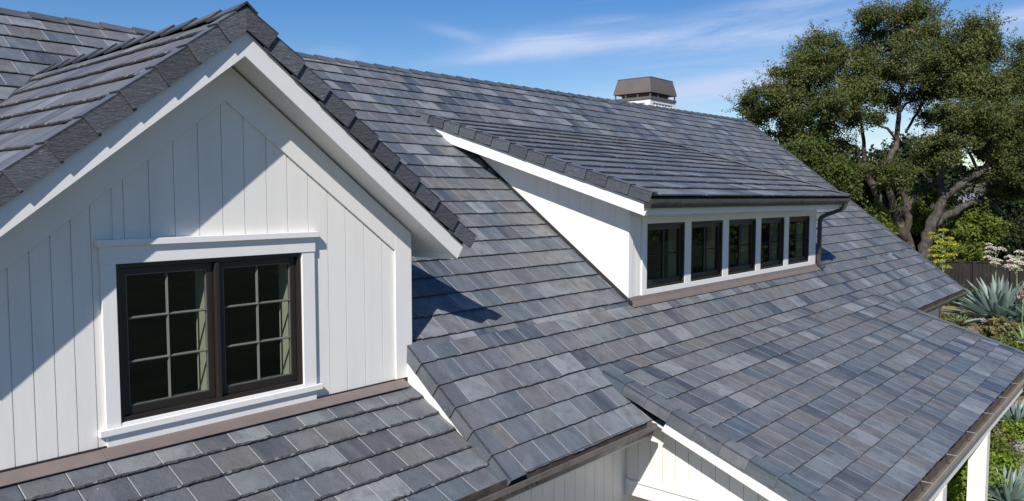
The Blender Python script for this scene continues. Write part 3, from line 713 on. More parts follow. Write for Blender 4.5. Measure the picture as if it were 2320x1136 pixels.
for xa, xb in ((7.035, 7.075), (16.9, 16.94)):
    q = [(1.98, fb(1.98) - .15), (2.03, fb(2.03) - .15 - .0), (4.02, fb(4.02) - .135), (3.955, fb(3.955) + .005), (1.98, fb(1.98))]
    mb.prism([(xa, y, z) for y, z in q], [(xb, y, z) for y, z in q])
q = [(2.0, fb(2.0) - .135), (4.55, fb(4.55) - .135), (4.55, fb(4.55) - .12), (2.0, fb(2.0) - .12)]
mb.prism([(7.077, y, z) for y, z in q], [(16.9, y, z) for y, z in q])
hp(mb.build('porch_fascia', M['trim'], bevel=.003))
# porch side wall (boards above a ledge and beam), beam along the eave, posts
PX = 7.3
mb = MB()
reg = ccw([(2.2, -3.17), (4.615, -3.17), (4.615, fb(4.615) - .12), (2.2, fb(2.2) - .12)])
ys = [4.615 - .155 * k for k in range(0, 17)][::-1]
for a, b_ in zip(ys[:-1], ys[1:]):
    q = clip([(a + .003, -9), (b_ - .003, -9), (b_ - .003, 9), (a + .003, 9)], reg)
    if len(q) >= 3: mb.prism([(PX, y, z) for y, z in q], [(PX + .014, y, z) for y, z in q])
mb.prism([(PX + .011, y, z) for y, z in reg], [(PX + .07, y, z) for y, z in reg])
hp(mb.build('porch_side_wall', M['siding']))
mb = MB()
mb.box(PX - .012, PX + .10, 2.22, 4.612, -3.345, -3.185); mb.box(PX - .028, PX + .08, 2.22, 4.613, -3.185, -3.165)
mb.box(PX + .0, 16.8, 2.06, 2.24, -3.585, -3.20)
mb.box(7.10, 16.86, 1.985, 2.02, -3.22, pzf(2.0) - .10)
hp(mb.build('porch_beam', M['trim'], bevel=.004))
for k, px_ in enumerate((13.45, 10.55, 7.42)):
    mb = MB(); mb.box(px_ - .10, px_ + .14, 2.05 if 0 else 2.055, 2.30, -5.5, -3.583); mb.box(px_ - .12, px_ + .16, 2.035, 2.32, -5.5, -5.3)
    hp(mb.build('porch_post', M['trim'], bevel=.006))

# --- gutters
def gutter(name, x0, x1, yb, z_top, w=.125, h=.12, mat_='gutter', hang=None, leaves=False):
    mb = MB(); t = .0035
    outer = [(yb, z_top + .01), (yb, z_top - h), (yb - w * .62, z_top - h), (yb - w * .70, z_top - h * .62), (yb - w, z_top - h * .38), (yb - w, z_top), (yb - w + .014, z_top)]
    inner = [(y + (t if k > 1 else -t), z + (t if 0 < k < 4 else 0)) for k, (y, z) in enumerate(outer)]
    inner = [(yb - t, z_top + .01), (yb - t, z_top - h + t), (yb - w * .60, z_top - h + t), (yb - w * .67, z_top - h * .60), (yb - w + t, z_top - h * .36), (yb - w + t, z_top - t), (yb - w + .014, z_top - t)]
    for a, b_ in zip(range(6), range(1, 7)):
        o0, o1, i0, i1 = outer[a], outer[b_], inner[a], inner[b_]
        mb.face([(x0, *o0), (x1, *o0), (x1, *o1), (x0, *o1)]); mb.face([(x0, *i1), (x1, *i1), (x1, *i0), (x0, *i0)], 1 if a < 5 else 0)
    mb.face([(x0, *outer[6]), (x1, *outer[6]), (x1, *inner[6]), (x0, *inner[6])])
    for x in (x0, x1):                            # end caps
        q = outer[:6]; mb.prism([(x, y, z) for y, z in q], [(x + (.003 if x == x0 else -.003), y, z) for y, z in q])
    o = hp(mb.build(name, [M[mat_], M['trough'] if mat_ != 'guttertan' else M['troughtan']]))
    if hang:
        mb = MB(); x = x0 + hang * .6
        while x < x1:
            mb = MB(); mb.box(x - .008, x + .008, yb - w + .002, yb - .002, z_top - .007, z_top - .003); x += hang
            s_ = mb.build('gutter_hanger', M['lit_edge']); s_.parent = o; s_.matrix_parent_inverse = Matrix.Identity(4)
    return o
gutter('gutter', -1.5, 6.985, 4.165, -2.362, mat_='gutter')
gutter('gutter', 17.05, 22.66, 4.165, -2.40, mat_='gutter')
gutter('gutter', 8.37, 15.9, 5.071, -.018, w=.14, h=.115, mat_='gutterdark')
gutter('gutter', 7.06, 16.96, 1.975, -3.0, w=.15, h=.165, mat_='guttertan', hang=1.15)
# eave fascia boards behind the gutters
for xa, xb in ((-1.5, 7.0), (17.0, 22.6)):
    mb = MB(); mb.box(xa, xb, 4.168, 4.198, -2.545, -2.415); mb.box(xa, xb, 4.198, 4.62, -2.54, -2.525)
    hp(mb.build('eave_fascia', M['trim']))
# downspout of the shed dormer
def pipe(mb, pts, w, d, side):
    pts = [Vector(p) for p in pts]; rings = []
    for i, p in enumerate(pts):
        a = (pts[i] - pts[i - 1]).normalized() if i else (pts[1] - pts[0]).normalized()
        b_ = (pts[i + 1] - pts[i]).normalized() if i < len(pts) - 1 else a
        dr = (a + b_).normalized(); n2 = dr.cross(side).normalized(); k = 1 / max(.5, math.sqrt((1 + a.dot(b_)) / 2))
        rings.append([p + side * (w * sx) + n2 * (d * sy_ * k) for sx, sy_ in ((-.5, -.5), (.5, -.5), (.5, .5), (-.5, .5))])
    mb.face(rings[0][::-1]); mb.face(rings[-1])
    for r0, r1 in zip(rings[:-1], rings[1:]):
        for k in range(4): mb.face([r0[k], r0[(k + 1) % 4], r1[(k + 1) % 4], r1[k]])
mb = MB()
pipe(mb, [(15.72, 4.99, -.12), (15.72, 4.99, -.17), (15.72, 5.02, -.215), (15.73, 5.12, -.262), (15.735, 5.34, -.345), (15.74, 5.43, -.395), (15.74, 5.46, -.45), (15.74, 5.465, -1.24), (15.74, 5.455, -1.31), (15.74, 5.40, -1.375), (15.74, 5.35, -1.405)], .06, .075, X_)
hp(mb.build('downspout', M['gutterdark'], bevel=.006))
for z in (-.62, -1.1):
    mb = MB(); mb.box(15.695, 15.785, 5.42, 5.53, z - .012, z + .012); hp(mb.build('downspout_strap', M['gutterdark']))

# --- body walls
mb = MB()
xs = [-1.5 + .178 * k for k in range(0, 50)]
for a, b_ in zip(xs[:-1], xs[1:]):
    if a < 7.25: mb.box(a + .003, min(b_, 7.3) - .003, 4.62, 4.634, -5.5, -2.53)
mb.box(-1.5, 7.3, 4.631, 4.70, -5.5, -2.51)
mb.box(7.3, 22.35, 4.62, 4.70, -5.5, -2.55)
q = [(22.35, 4.62, -5.5), (23.7, 10.4, -5.5), (23.9, 16.2, -5.5)]
for (xa, ya, _), (xb, yb_, _), za, zb in ((q[0], q[1], -2.2, 2.0), (q[1], q[2], 2.0, -1.9)):
    mb.prism([(xa, ya, -5.5), (xb, yb_, -5.5), (xb - .08, yb_, -5.5), (xa - .08, ya, -5.5)], [(xa, ya, za), (xb, yb_, zb), (xb - .08, yb_, zb), (xa - .08, ya, za)])
mb.box(-1.2, 23.8, 16.2, 16.28, -5.5, -1.9)
mb.prism([(-1.2, 4.7, -5.5), (-1.2, 10.3, -5.5), (-1.12, 10.3, -5.5), (-1.12, 4.7, -5.5)], [(-1.2, 4.7, -2.3), (-1.2, 10.3, 2.0), (-1.12, 10.3, 2.0), (-1.12, 4.7, -2.3)])
mb.prism([(-1.2, 10.3, -5.5), (-1.2, 16.2, -5.5), (-1.12, 16.2, -5.5), (-1.12, 10.3, -5.5)], [(-1.2, 10.3, 2.0), (-1.2, 16.2, -2.2), (-1.12, 16.2, -2.2), (-1.12, 10.3, 2.0)])
hp(mb.build('body_wall', M['siding']))
mb = MB(); mb.box(7.2, 16.9, 2.0, 4.62, -5.499, -5.40); hp(mb.build('porch_floor', M['stone']))

# --- chimney
CH = bpy.data.objects.new('chimney', None); link(CH); CH.location = (22.6, 13.7, 1.0); hp(CH)
CH['label'] = 'white panelled chimney with a brown metal shroud behind the ridge'
ci = Matrix.Translation(CH.location).inverted()
def cput(o): o.parent = CH; o.matrix_parent_inverse = ci; return o
mb = MB()
mb.box(21.86, 23.42, 13.06, 14.34, -.2, 3.171)
for a_, b__ in ((21.83, 22.0), (23.28, 23.45)): mb.box(a_, b__, 13.03, 13.059, -.1, 3.171)
mb.box(22.0, 23.28, 13.032, 13.059, 3.06, 3.171)
for k in range(1, 7): mb.box(22.0 + .19 * k - .01, 22.0 + .19 * k + .01, 13.045, 13.059, -.1, 3.06)
mb.box(21.832, 21.859, 13.06, 13.22, -.1, 3.171); mb.box(21.832, 21.859, 14.18, 14.34, -.1, 3.171); mb.box(21.834, 21.859, 13.22, 14.18, 3.06, 3.171)
cput(mb.build('stack', M['trim']))
mb = MB()
mb.box(21.80, 23.47, 13.0, 14.42, 3.172, 3.25)
mb.box(22.0, 23.27, 13.2, 14.22, 3.25, 3.70)
for x, y in ((21.83, 13.03), (23.40, 13.03), (21.83, 14.35), (23.40, 14.35), (22.3, 13.03), (22.95, 13.03), (21.83, 13.5), (21.83, 13.95)):
    mb.box(x, x + .035, y, y + .035, 3.25, 3.40)
o_ = [(21.79, 12.99), (23.48, 12.99), (23.48, 14.43), (21.79, 14.43)]; i_ = [(21.90, 13.10), (23.37, 13.10), (23.37, 14.32), (21.90, 14.32)]
z1_, z2_, z3_ = 3.385, 3.50, 3.875
lo = [(x, y, z1_) for x, y in o_]; mid = [(x + (.02 if x < 22 else -.02), y + (.02 if y < 13.5 else -.02), z2_) for x, y in o_]; hi = [(x, y, z3_) for x, y in i_]
mb.prism(lo, mid); mb.prism(mid, hi)
mb.box(21.89, 23.38, 13.09, 14.33, 3.876, 3.895)
cput(mb.build('shroud', M['chimcap']))

# ------------------------------------------------------------------ land
def sstep(a, b, x):
    t = min(max((x - a) / (b - a), 0), 1); return t * t * (3 - 2 * t)
def land(x, y):
    z = -5.5 + 1.4 * sstep(18.5, 28, x) * sstep(-60, -5, y + 0 * x) + 1.2 * sstep(37, 50, x)
    r = math.hypot(x, y)
    z += 13.5 * sstep(95, 290, r) * (0.75 + 0.25 * math.sin(x * .021 + 1.3) * math.cos(y * .017))
    n = math.sin(x * 1.7 + y * .9) * math.sin(y * 1.3 - x * .4) * .05
    return z + n * sstep(19, 24, x)
def ground_at(px, py):
    r = ray(px, py); d = 8.0
    while d < 400:
        p = r * d
        if p.z < land(p.x, p.y): return Vector((p.x, p.y, land(p.x, p.y)))
        d += .05
    return r * 400
def grid(name, x0, x1, y0, y1, nx, ny, m, dz=0.0, parent=None):
    mb = MB(); base = []
    for j in range(ny + 1):
        for i in range(nx + 1):
            x, y = x0 + (x1 - x0) * i / nx, y0 + (y1 - y0) * j / ny; mb.v.append((x, y, land(x, y) + dz))
    for j in range(ny):
        for i in range(nx):
            a = j * (nx + 1) + i; mb.f.append((a, a + 1, a + nx + 2, a + nx + 1)); mb.m.append(0); mb.uv.append([(0, 0)] * 4); mb.c.append((.5,) * 3)
    return mb.build(name, m, smooth=True)
g = grid('ground', -60, 100, -60, 100, 320, 320, M['ground']); tag(g, 'brown garden soil with patches of dry yellow growth', 'ground', kind='structure')
g = grid('added_lawn', -60, 95, -60, -1.5, 160, 60, M['added_lawn'], .02); tag(g, 'unseen dark grass added to dim the window reflections', 'added_lawn', kind='structure')  # unseen dark sheet, added so the window glass reflects less
mb = MB()                                        # land beyond the garden, a ring out to the hills
R_ = [66, 80, 100, 130, 170, 220, 290, 420, 900]
NA = 96
for i, r in enumerate(R_):
    for k in range(NA):
        a = 2 * math.pi * k / NA; x, y = r * math.cos(a), r * math.sin(a)
        mb.v.append((x, y, land(x, y) - (.4 if i < 3 else 0) + (rnd.uniform(-1, 1) * min(3, (r - 80) * .012) if i > 2 else 0)))
for i in range(len(R_) - 1):
    for k in range(NA):
        k2 = (k + 1) % NA; mb.f.append((i * NA + k, (i + 1) * NA + k, (i + 1) * NA + k2, i * NA + k2)); mb.m.append(0); mb.uv.append([(0, 0)] * 4); mb.c.append((.5,) * 3)
tag(mb.build('hills', M['hill'], smooth=True), 'low scrubby hills behind the neighbouring roof', 'hills', kind='structure')

def leaf_mesh(name, cent, nrm, size, tone, m, parent=None, aspect=1.7, shadevar=None):
    """one folded-diamond leaf per centre"""
    n = len(cent); rs = np.random.RandomState(n % 9973 + 1)
    nrm = nrm / (np.linalg.norm(nrm, axis=1, keepdims=True) + 1e-9)
    t = rs.normal(size=(n, 3)); t -= nrm * (t * nrm).sum(1, keepdims=True); t /= np.linalg.norm(t, axis=1, keepdims=True) + 1e-9
    b = np.cross(nrm, t); s = size[:, None]
    P0 = cent - t * s * .5; P2 = cent + t * s * .5; P1 = cent + b * s * .5 / aspect + nrm * s * .08; P3 = cent - b * s * .5 / aspect + nrm * s * .08
    V = np.stack([P0, P1, P2, P3], 1).reshape(-1, 3).astype(np.float32)
    me = bpy.data.meshes.new(name); me.vertices.add(4 * n); me.vertices.foreach_set('co', V.ravel())
    me.loops.add(4 * n); me.loops.foreach_set('vertex_index', np.arange(4 * n, dtype=np.int32))
    me.polygons.add(n); me.polygons.foreach_set('loop_start', np.arange(0, 4 * n, 4, dtype=np.int32)); me.polygons.foreach_set('loop_total', np.full(n, 4, dtype=np.int32))
    ca = me.color_attributes.new('tone', 'FLOAT_COLOR', 'POINT')
    C = np.ones((n, 4, 4), dtype=np.float32); C[:, :, 0] = tone[:, None]; ca.data.foreach_set('color', C.ravel())
    me.materials.append(m); me.update(calc_edges=True); me.validate()
    o = bpy.data.objects.new(name, me); link(o, parent); return o

def foliage(blobs, n_clump, per, clump_r, leaf, seed, up=.35, flat=.75, shell=.45, sprig=0):
    """blobs: (centre, (rx, ry, rz)); leaves gather in clumps spread near the blob's surface"""
    rs = np.random.RandomState(seed); Cs, Ns, Ss, Ts = [], [], [], []
    vol = np.array([b[1][0] * b[1][1] + b[1][1] * b[1][2] + b[1][0] * b[1][2] for b in blobs]); vol /= vol.sum()
    for (c, r), w in zip(blobs, vol):
        k = max(2, int(n_clump * w)); d = rs.normal(size=(k, 3)); d /= np.linalg.norm(d, axis=1, keepdims=True)
        rad = shell + (1.12 - shell) * rs.rand(k, 1) ** .75
        cc = np.array(c)[None] + d * rad * np.array(r)[None]
        for q, dd in zip(cc, d):
            m_ = int(per * rs.uniform(.55, 1.4)); cr = clump_r * rs.uniform(.6, 1.35)
            off = rs.normal(size=(m_, 3)); off /= np.linalg.norm(off, axis=1, keepdims=True); off *= cr * rs.rand(m_, 1) ** .45; off[:, 2] *= flat
            # a few twigs reaching outwards
            tw = rs.rand(m_) < .10; off[tw] += dd * cr * rs.uniform(.1, .6, size=(tw.sum(), 1))
            Cs.append(q + off); nn = rs.normal(size=(m_, 3)) * .8 + dd * .7; nn[:, 2] += up; Ns.append(nn)
            Ss.append(leaf * rs.uniform(.6, 1.35, m_)); Ts.append(np.clip(rs.normal(.36 + rs.normal() * .22, .14, m_), 0, 1))
        if sprig:
            for _ in range(int(sprig * w * len(blobs))):
                d = rs.normal(size=3); d[2] = abs(d[2]) * .8 + .1; d /= np.linalg.norm(d); q0 = np.array(c) + d * np.array(r) * rs.uniform(.9, 1.1)
                dr = d * .7 + rs.normal(size=3) * .45 + np.array([0, 0, .35]); dr /= np.linalg.norm(dr); L = rs.uniform(.35, .95); m_ = int(55 * L)
                t = rs.rand(m_, 1); off = rs.normal(size=(m_, 3)) * (.10 * (1.25 - t)); Cs.append(q0 + dr * t * L + off)
                Ns.append(rs.normal(size=(m_, 3)) + dr * .4); Ss.append(leaf * rs.uniform(.55, 1.1, m_)); Ts.append(np.clip(rs.normal(.5, .2, m_), 0, 1))
    return np.concatenate(Cs), np.concatenate(Ns), np.concatenate(Ss), np.concatenate(Ts)

def tree(name, label, D, blobs, limbs, n_clump, per, clump_r, leaf, matl, seed, group=None, cat='tree', base=None, twigs=True):
    """blobs in picture px at depth D (+dd): (px, py, rx_px, ry_px, dd); limbs: [(px,py,r_m,dd)...] lists"""
    bl = []
    for (px, py, rx, ry, dd) in blobs:
        c = at(px, py, D + dd); s = (D + dd) / F; bl.append(((c.x, c.y, c.z), (rx * s * .93, max(rx, ry) * s * .8, ry * s * .88)))
    if base is None: base = limbs[0][0]
    bpos = at(base[0], base[1], D + base[3]); gz = land(bpos.x, bpos.y)
    T = empty(name, (bpos.x, bpos.y, gz)); tag(T, label, cat, group)
    inv = Matrix.Translation(T.location).inverted()
    C, N, S_, To = foliage(bl, n_clump, per, clump_r, leaf, seed, sprig=26 if name == 'oak_tree' else 8)
    o = leaf_mesh('crown', C, N, S_, To, matl); o.parent = T; o.matrix_parent_inverse = inv
    mb = MB(); R = random.Random(seed); ends = []
    for li, L in enumerate(limbs):
        P = [at(px, py, D + dd) for px, py, r, dd in L]; rr = [q[2] * .58 for q in L]
        if li == 0: P = [Vector((P[0].x, P[0].y, gz - .1))] + P; rr = [rr[0] * 1.25] + rr
        # refine with a little wander
        Q, r2 = [], []
        for i in range(len(P) - 1):
            for k in range(3):
                t = k / 3; w = rr[i] * .35 if (i or k) else 0
                Q.append(P[i].lerp(P[i + 1], t) + Vector((R.uniform(-w, w), R.uniform(-w, w), R.uniform(-w, w) * .5))); r2.append(rr[i] + (rr[i + 1] - rr[i]) * t)
        Q.append(P[-1]); r2.append(rr[-1]); mb.tube(Q, r2, 9, wob=.06)
        ends += [(q, r) for q, r in zip(Q[len(Q) // 2:], r2[len(Q) // 2:])]
    if twigs and ends:
        for (c, r) in bl:                          # branches reach into every mass of leaves
            c = Vector(c)
            for k in range(4):
                tgt = c + Vector((R.uniform(-.6, .6) * r[0], R.uniform(-.6, .6) * r[1], R.uniform(-.5, .6) * r[2]))
                e, er = min(ends, key=lambda q: (q[0] - tgt).length + R.uniform(0, .6))
                mid = e.lerp(tgt, .5) + Vector((R.uniform(-.3, .3), R.uniform(-.3, .3), R.uniform(-.1, .4)))
                r0 = min(er * .7, .09); mb.tube([e, e.lerp(mid, .5) + Vector((R.uniform(-.1, .1), 0, R.uniform(-.1, .1))), mid, tgt], [r0, r0 * .8, r0 * .55, .012], 6, cap=False)
    o = mb.build('trunk', M['bark'], smooth=True); o.parent = T; o.matrix_parent_inverse = inv
    return T

# big oaks behind the far end of the roof
OAK = 32.0
blobs1 = [(1745, 235, 75, 42, 0), (1700, 262, 38, 26, .5), (1800, 190, 60, 50, 1), (1868, 120, 60, 45, 0), (1835, 150, 60, 40, -1), (1920, 175, 70, 60, 0), (1990, 110, 55, 55, 1), (1990, 45, 45, 32, 0),
          (2070, 60, 60, 52, 0), (2085, 25, 32, 22, .5), (2120, 110, 60, 55, -1), (2050, 150, 70, 50, -1.5), (2140, 175, 70, 40, -1), (1830, 250, 75, 42, -1), (1900, 235, 55, 34, -1.5), (1965, 205, 50, 30, -1),
          (1850, 300, 55, 35, 0), (1780, 300, 48, 30, 1), (1940, 270, 30, 20, 1.5), (1990, 268, 24, 20, -2), (2015, 225, 40, 22, 1), (2090, 215, 45, 25, 1), (2105, 265, 28, 18, 1), (2030, 400, 40, 26, -2), (2000, 385, 22, 14, -2), (1950, 385, 22, 16, -1), (1905, 330, 28, 16, 0)]
limbs1 = [[(2062, 590, .42, 0), (2055, 545, .40, 0), (2040, 500, .36, 0), (2022, 470, .28, 0), (2012, 430, .22, -.2), (2010, 392, .22, -.3), (2018, 355, .22, -.2), (2032, 325, .19, 0), (2035, 280, .17, 0), (2034, 245, .15, .2), (2045, 200, .12, .4), (2060, 140, .08, .5), (2080, 60, .03, .5)],
          [(2045, 520, .33, .2), (2022, 490, .32, .3), (1998, 458, .30, .5), (1980, 425, .28, .5), (1965, 395, .22, .5), (1945, 360, .17, .3), (1935, 335, .15, .2), (1915, 325, .12, 0), (1880, 320, .09, 0), (1840, 300, .06, 0)],
          [(1960, 385, .16, .5), (1958, 350, .15, .6), (1956, 310, .13, .8), (1950, 270, .10, .8), (1930, 230, .07, .6), (1890, 180, .05, .3), (1868, 130, .03, 0)],
          [(2050, 545, .28, -.1), (2056, 490, .26, -.2), (2050, 450, .2, -.2), (2038, 425, .16, -.3), (2020, 400, .11, -.4), (2005, 370, .08, -.6)],
          [(2056, 485, .18, -.2), (2064, 455, .16, -.1), (2085, 432, .13, 0), (2112, 415, .10, .2), (2135, 405, .07, .3)],
          [(2034, 320, .10, 0), (2010, 292, .09, -.2), (1992, 285, .07, -.3), (1975, 270, .04, -.6)],
          [(2034, 262, .10, .1), (2052, 235, .09, 0), (2078, 225, .07, 0), (2105, 215, .05, 0), (2140, 190, .04, -.4)],
          [(2052, 300, .09, .4), (2070, 270, .10, .4), (2086, 240, .10, .4), (2100, 200, .07, .4), (2110, 150, .05, 0)],
          [(1940, 345, .10, .2), (1915, 352, .09, 0), (1890, 345, .08, 0), (1862, 335, .05, 0), (1800, 290, .03, 0)]]
tree('oak_tree', 'tall spreading live oak whose crown reaches furthest left over the roof end', OAK, blobs1, limbs1, 760, 240, .40, .085, M['oak'], 101, 'live oaks behind the house')
blobs2 = [(2215, 75, 40, 36, 0), (2200, 130, 50, 40, 0), (2245, 120, 30, 30, .5), (2190, 190, 60, 36, 0), (2250, 205, 55, 40, 0), (2160, 260, 45, 32, -1), (2225, 275, 60, 34, -1), (2290, 270, 50, 40, 0), (2175, 315, 45, 26, -1), (2270, 330, 55, 36, 0),
          (2300, 385, 50, 36, 0), (2240, 350, 35, 22, .5), (2150, 360, 28, 16, -1), (2110, 330, 36, 20, 0), (2095, 370, 26, 16, .5), (2320, 330, 50, 50, 1), (2215, 400, 30, 14, .5), (2290, 430, 45, 18, 1)]
limbs2 = [[(2088, 600, .44, 0), (2094, 560, .40, 0), (2105, 520, .36, 0), (2122, 480, .33, 0), (2137, 452, .31, 0), (2160, 432, .24, 0), (2190, 408, .23, 0), (2218, 392, .22, 0), (2243, 368, .21, 0), (2256, 335, .17, .2), (2262, 290, .12, .3), (2250, 230, .09, .3), (2235, 150, .05, 0)],
          [(2136, 455, .24, 0), (2134, 425, .20, .1), (2132, 400, .19, .1), (2140, 372, .13, 0), (2165, 345, .10, -.2), (2180, 320, .09, -.4), (2200, 270, .05, -.4)],
          [(2118, 510, .28, .2), (2140, 488, .26, .4), (2170, 478, .24, .7), (2195, 462, .20, 1), (2225, 455, .17, 1.3), (2262, 438, .14, 1.6), (2300, 415, .09, 1.8)],
          [(2218, 392, .10, 0), (2205, 362, .10, -.3), (2192, 338, .08, -.4), (2170, 325, .05, -.5)],
          [(2225, 458, .09, 1.2), (2262, 458, .09, 1.2), (2300, 466, .05, 1.3)]]
tree('oak_tree', 'leaning live oak with a slanting grey trunk right of the taller oak', OAK - 1.5, blobs2, limbs2, 560, 240, .40, .085, M['oak'], 102, 'live oaks behind the house')
blobs3 = [(2325, 130, 42, 40, 0), (2300, 175, 28, 28, 0), (2345, 190, 50, 60, 0), (2360, 270, 60, 60, 0), (2400, 200, 60, 80, 0)]
tree('oak_tree', 'dark live oak cut by the right edge of the picture', OAK + 4, blobs3, [[(2370, 560, .3, 0), (2362, 450, .28, 0), (2350, 350, .2, 0), (2345, 250, .12, 0), (2335, 170, .05, 0)]], 320, 190, .42, .085, M['oak'], 103, 'live oaks behind the house')

# leafy trees and dark mass between the trunks
def bush(name, label, D, blobs, n_clump, per, cr, leaf, matl, seed, cat='shrub', group=None, stem=.05):
    c = at(blobs[0][0], blobs[0][1], D)
    return tree(name, label, D, blobs, [[(blobs[0][0], blobs[0][1] + blobs[0][3] * .8, stem, 0), (blobs[0][0], blobs[0][1], stem * .6, 0)]], n_clump, per, cr, leaf, matl, seed, group, cat)
bush('bay_tree', 'light green leafy tree beside the roof ridge under the oak', 29, [(1865, 385, 55, 45, 0), (1905, 420, 36, 40, 0), (1825, 345, 45, 30, 0), (1800, 360, 40, 40, 1), (1880, 430, 26, 30, .5)], 200, 170, .42, .095, M['bay'], 111, 'tree', stem=.12)
bgs = [((1960, 430, 60, 75, 0), (1935, 500, 60, 60, 0), (2000, 500, 60, 60, 1)), ((2045, 380, 55, 60, 3), (2060, 460, 50, 60, 3), (2020, 550, 60, 60, 1)), ((2110, 410, 40, 60, 2), (2090, 500, 50, 60, 2), (2125, 560, 45, 50, 0)),
       ((2290, 500, 50, 60, 0), (2330, 430, 50, 60, 0), (2260, 540, 40, 50, 0)), ((1890, 400, 50, 50, 5), (1850, 370, 40, 40, 5))]
bgl = ['dark evergreen behind the left trunk of the tall oak', 'dark evergreen between the two oak trunks', 'dark evergreen just behind the leaning oak trunk', 'dark evergreen at the right edge behind the fence', 'dark evergreen behind the light green tree']
for i, (bb, lb) in enumerate(zip(bgs, bgl)):
    bush('evergreen_tree', lb, 40 if i != 3 else 37, list(bb), 240, 60, .9, .26, M['darkleaf'], 120 + i, 'tree', 'dark evergreens behind the oaks', stem=.14)
bush('shrub', 'yellow-green shrub glimpsed between the oak stems', 35, [(2065, 470, 26, 26, 0), (2100, 440, 24, 20, 0), (2080, 500, 22, 25, 0)], 60, 70, .4, .15, M['bright'], 131)
bush('shrub', 'yellow-green shrub low at the left foot of the tall oak', 31, [(1990, 520, 22, 28, 0), (1975, 545, 24, 24, 0), (1965, 490, 14, 16, 0)], 50, 70, .35, .14, M['bright'], 132)
bush('shrub', 'bright feathery green shrub in front of the dark evergreen over the fence', 31.5, [(2190, 535, 40, 40, 0), (2160, 570, 32, 30, -.3), (2225, 530, 34, 48, 0), (2180, 500, 28, 20, .3), (2210, 585, 30, 18, 0)], 150, 90, .3, .12, M['bright'], 133)
bush('shrub', 'peach tipped shrub above the feathery green shrub', 34, [(2215, 480, 34, 16, 0), (2240, 500, 24, 18, 0), (2190, 490, 20, 12, 0)], 50, 80, .3, .13, M['mix'], 134)
bush('shrub', 'dark green shrub behind the fence near the right edge', 31.5, [(2275, 560, 34, 32, 0), (2310, 545, 34, 44, 0)], 90, 80, .4, .15, M['darkleaf'], 135)

# plume grass
def blades(mb, base, n, L, w, spread, R, droop=.5, seg=5, mat_=0):
    for k in range(n):
        a = R.uniform(0, 2 * math.pi); tl = R.uniform(.2, 1) * spread; l = L * R.uniform(.6, 1.1); d = Vector((math.cos(a), math.sin(a), 0)); s_ = Vector((-d.y, d.x, 0)); p = Vector(base) + d * R.uniform(0, .12); q = []
        for i in range(seg + 1):
            t = i / seg; c = p + d * (l * tl * t ** (1 + droop)) + Vector((0, 0, l * (t - .45 * droop * tl * t * t))); q.append((c - s_ * w * (1 - t) * .5, c + s_ * w * (1 - t) * .5))
        tn = (R.random(), 0, 0)
        for i in range(seg): mb.face([q[i][0], q[i][1], q[i + 1][1], q[i + 1][0]], mat_, None, tn)
for (px, py, D, n, L, lb) in ((2300, 600, 33, 500, 3.0, 'tall tan plume grass behind the fence at the right edge'), (2120, 630, 31, 160, 2.1, 'grey dry tussock behind the yellow flower stalk')):
    p = at(px, py, D); p.z = land(p.x, p.y); mb = MB(); blades(mb, (0, 0, 0), n, L, .035, .75, random.Random(int(px)), .6)
    o = mb.build('plume_grass', M['tan']); o.location = p; tag(o, lb, 'grass clump')

# fence
fa, fb_ = at(2120, 590, 30.5), at(2400, 603, 29.5)
FN = empty('fence', ((fa.x + fb_.x) / 2, (fa.y + fb_.y) / 2, land(fa.x, fa.y))); tag(FN, 'dark board fence, oak shade put into its colour, behind the big blue agave', 'fence')
fi = Matrix.Translation(FN.location).inverted(); fd = (fb_ - fa); fl = Vector((fd.x, fd.y, 0)).length; fd = Vector((fd.x, fd.y, 0)).normalized(); fnn = Vector((fd.y, -fd.x, 0))
mb = MB(); R = random.Random(5); s_ = 0
def obox(mb, s0, s1, n0, n1, z0, z1, mat_=0):
    P = lambda s, n, z: fa + fd * s + fnn * n + Vector((0, 0, z - fa.z))
    mb.prism([P(s0, n0, z0), P(s1, n0, z0), P(s1, n1, z0), P(s0, n1, z0)], [P(s0, n0, z1), P(s1, n0, z1), P(s1, n1, z1), P(s0, n1, z1)], mat_)
while s_ < fl:
    w = .14; obox(mb, s_, s_ + w - .012, 0, .02, land(fa.x, fa.y) - .2, fa.z - .07 + R.uniform(-.01, .01)); s_ += w
o = mb.build('fence_boards', M['fence']); o.parent = FN; o.matrix_parent_inverse = fi
mb = MB(); obox(mb, 0, fl, -.03, .06, fa.z - .06, fa.z - .02); o = mb.build('top_rail', M['fence']); o.parent = FN; o.matrix_parent_inverse = fi
for k in range(int(fl / 1.3) + 1):
    mb = MB(); obox(mb, k * 1.3, k * 1.3 + .1, .021, .10, land(fa.x, fa.y) - .2, fa.z); o = mb.build('post', M['fence']); o.parent = FN; o.matrix_parent_inverse = fi

# neighbour's house
nh = at(2215, 478, 62); NH = empty('neighbor_house', (nh.x, nh.y, land(nh.x, nh.y))); tag(NH, 'low neighbouring house with a plain grey shingle roof beyond the oaks', 'house')
def nput(mb, nm, m_):
    o = mb.build(nm, m_); o.parent = NH; o.rotation_euler.z = 0; return o
ang = -YAW
ca_, sa_ = math.cos(ang), math.sin(ang)
def L2(x, y, z): return Vector((x * ca_ - y * sa_, x * sa_ + y * ca_, z))
zr0 = -1.55 - NH.location.z; zr1 = .32 - NH.location.z
mb = MB(); q = [(-2.6, -1, zr0), (9, -1, zr0), (9, 5, zr1), (-1.9, 5, zr1)]; q2 = [(-1.9, 5, zr1), (9, 5, zr1), (9, 11, zr0), (-2.6, 11, zr0)]
for qq in (q, q2): mb.prism([L2(x, y, z - .15) for x, y, z in qq], [L2(x, y, z) for x, y, z in qq])
nput(mb, 'roof', M['shingle'])
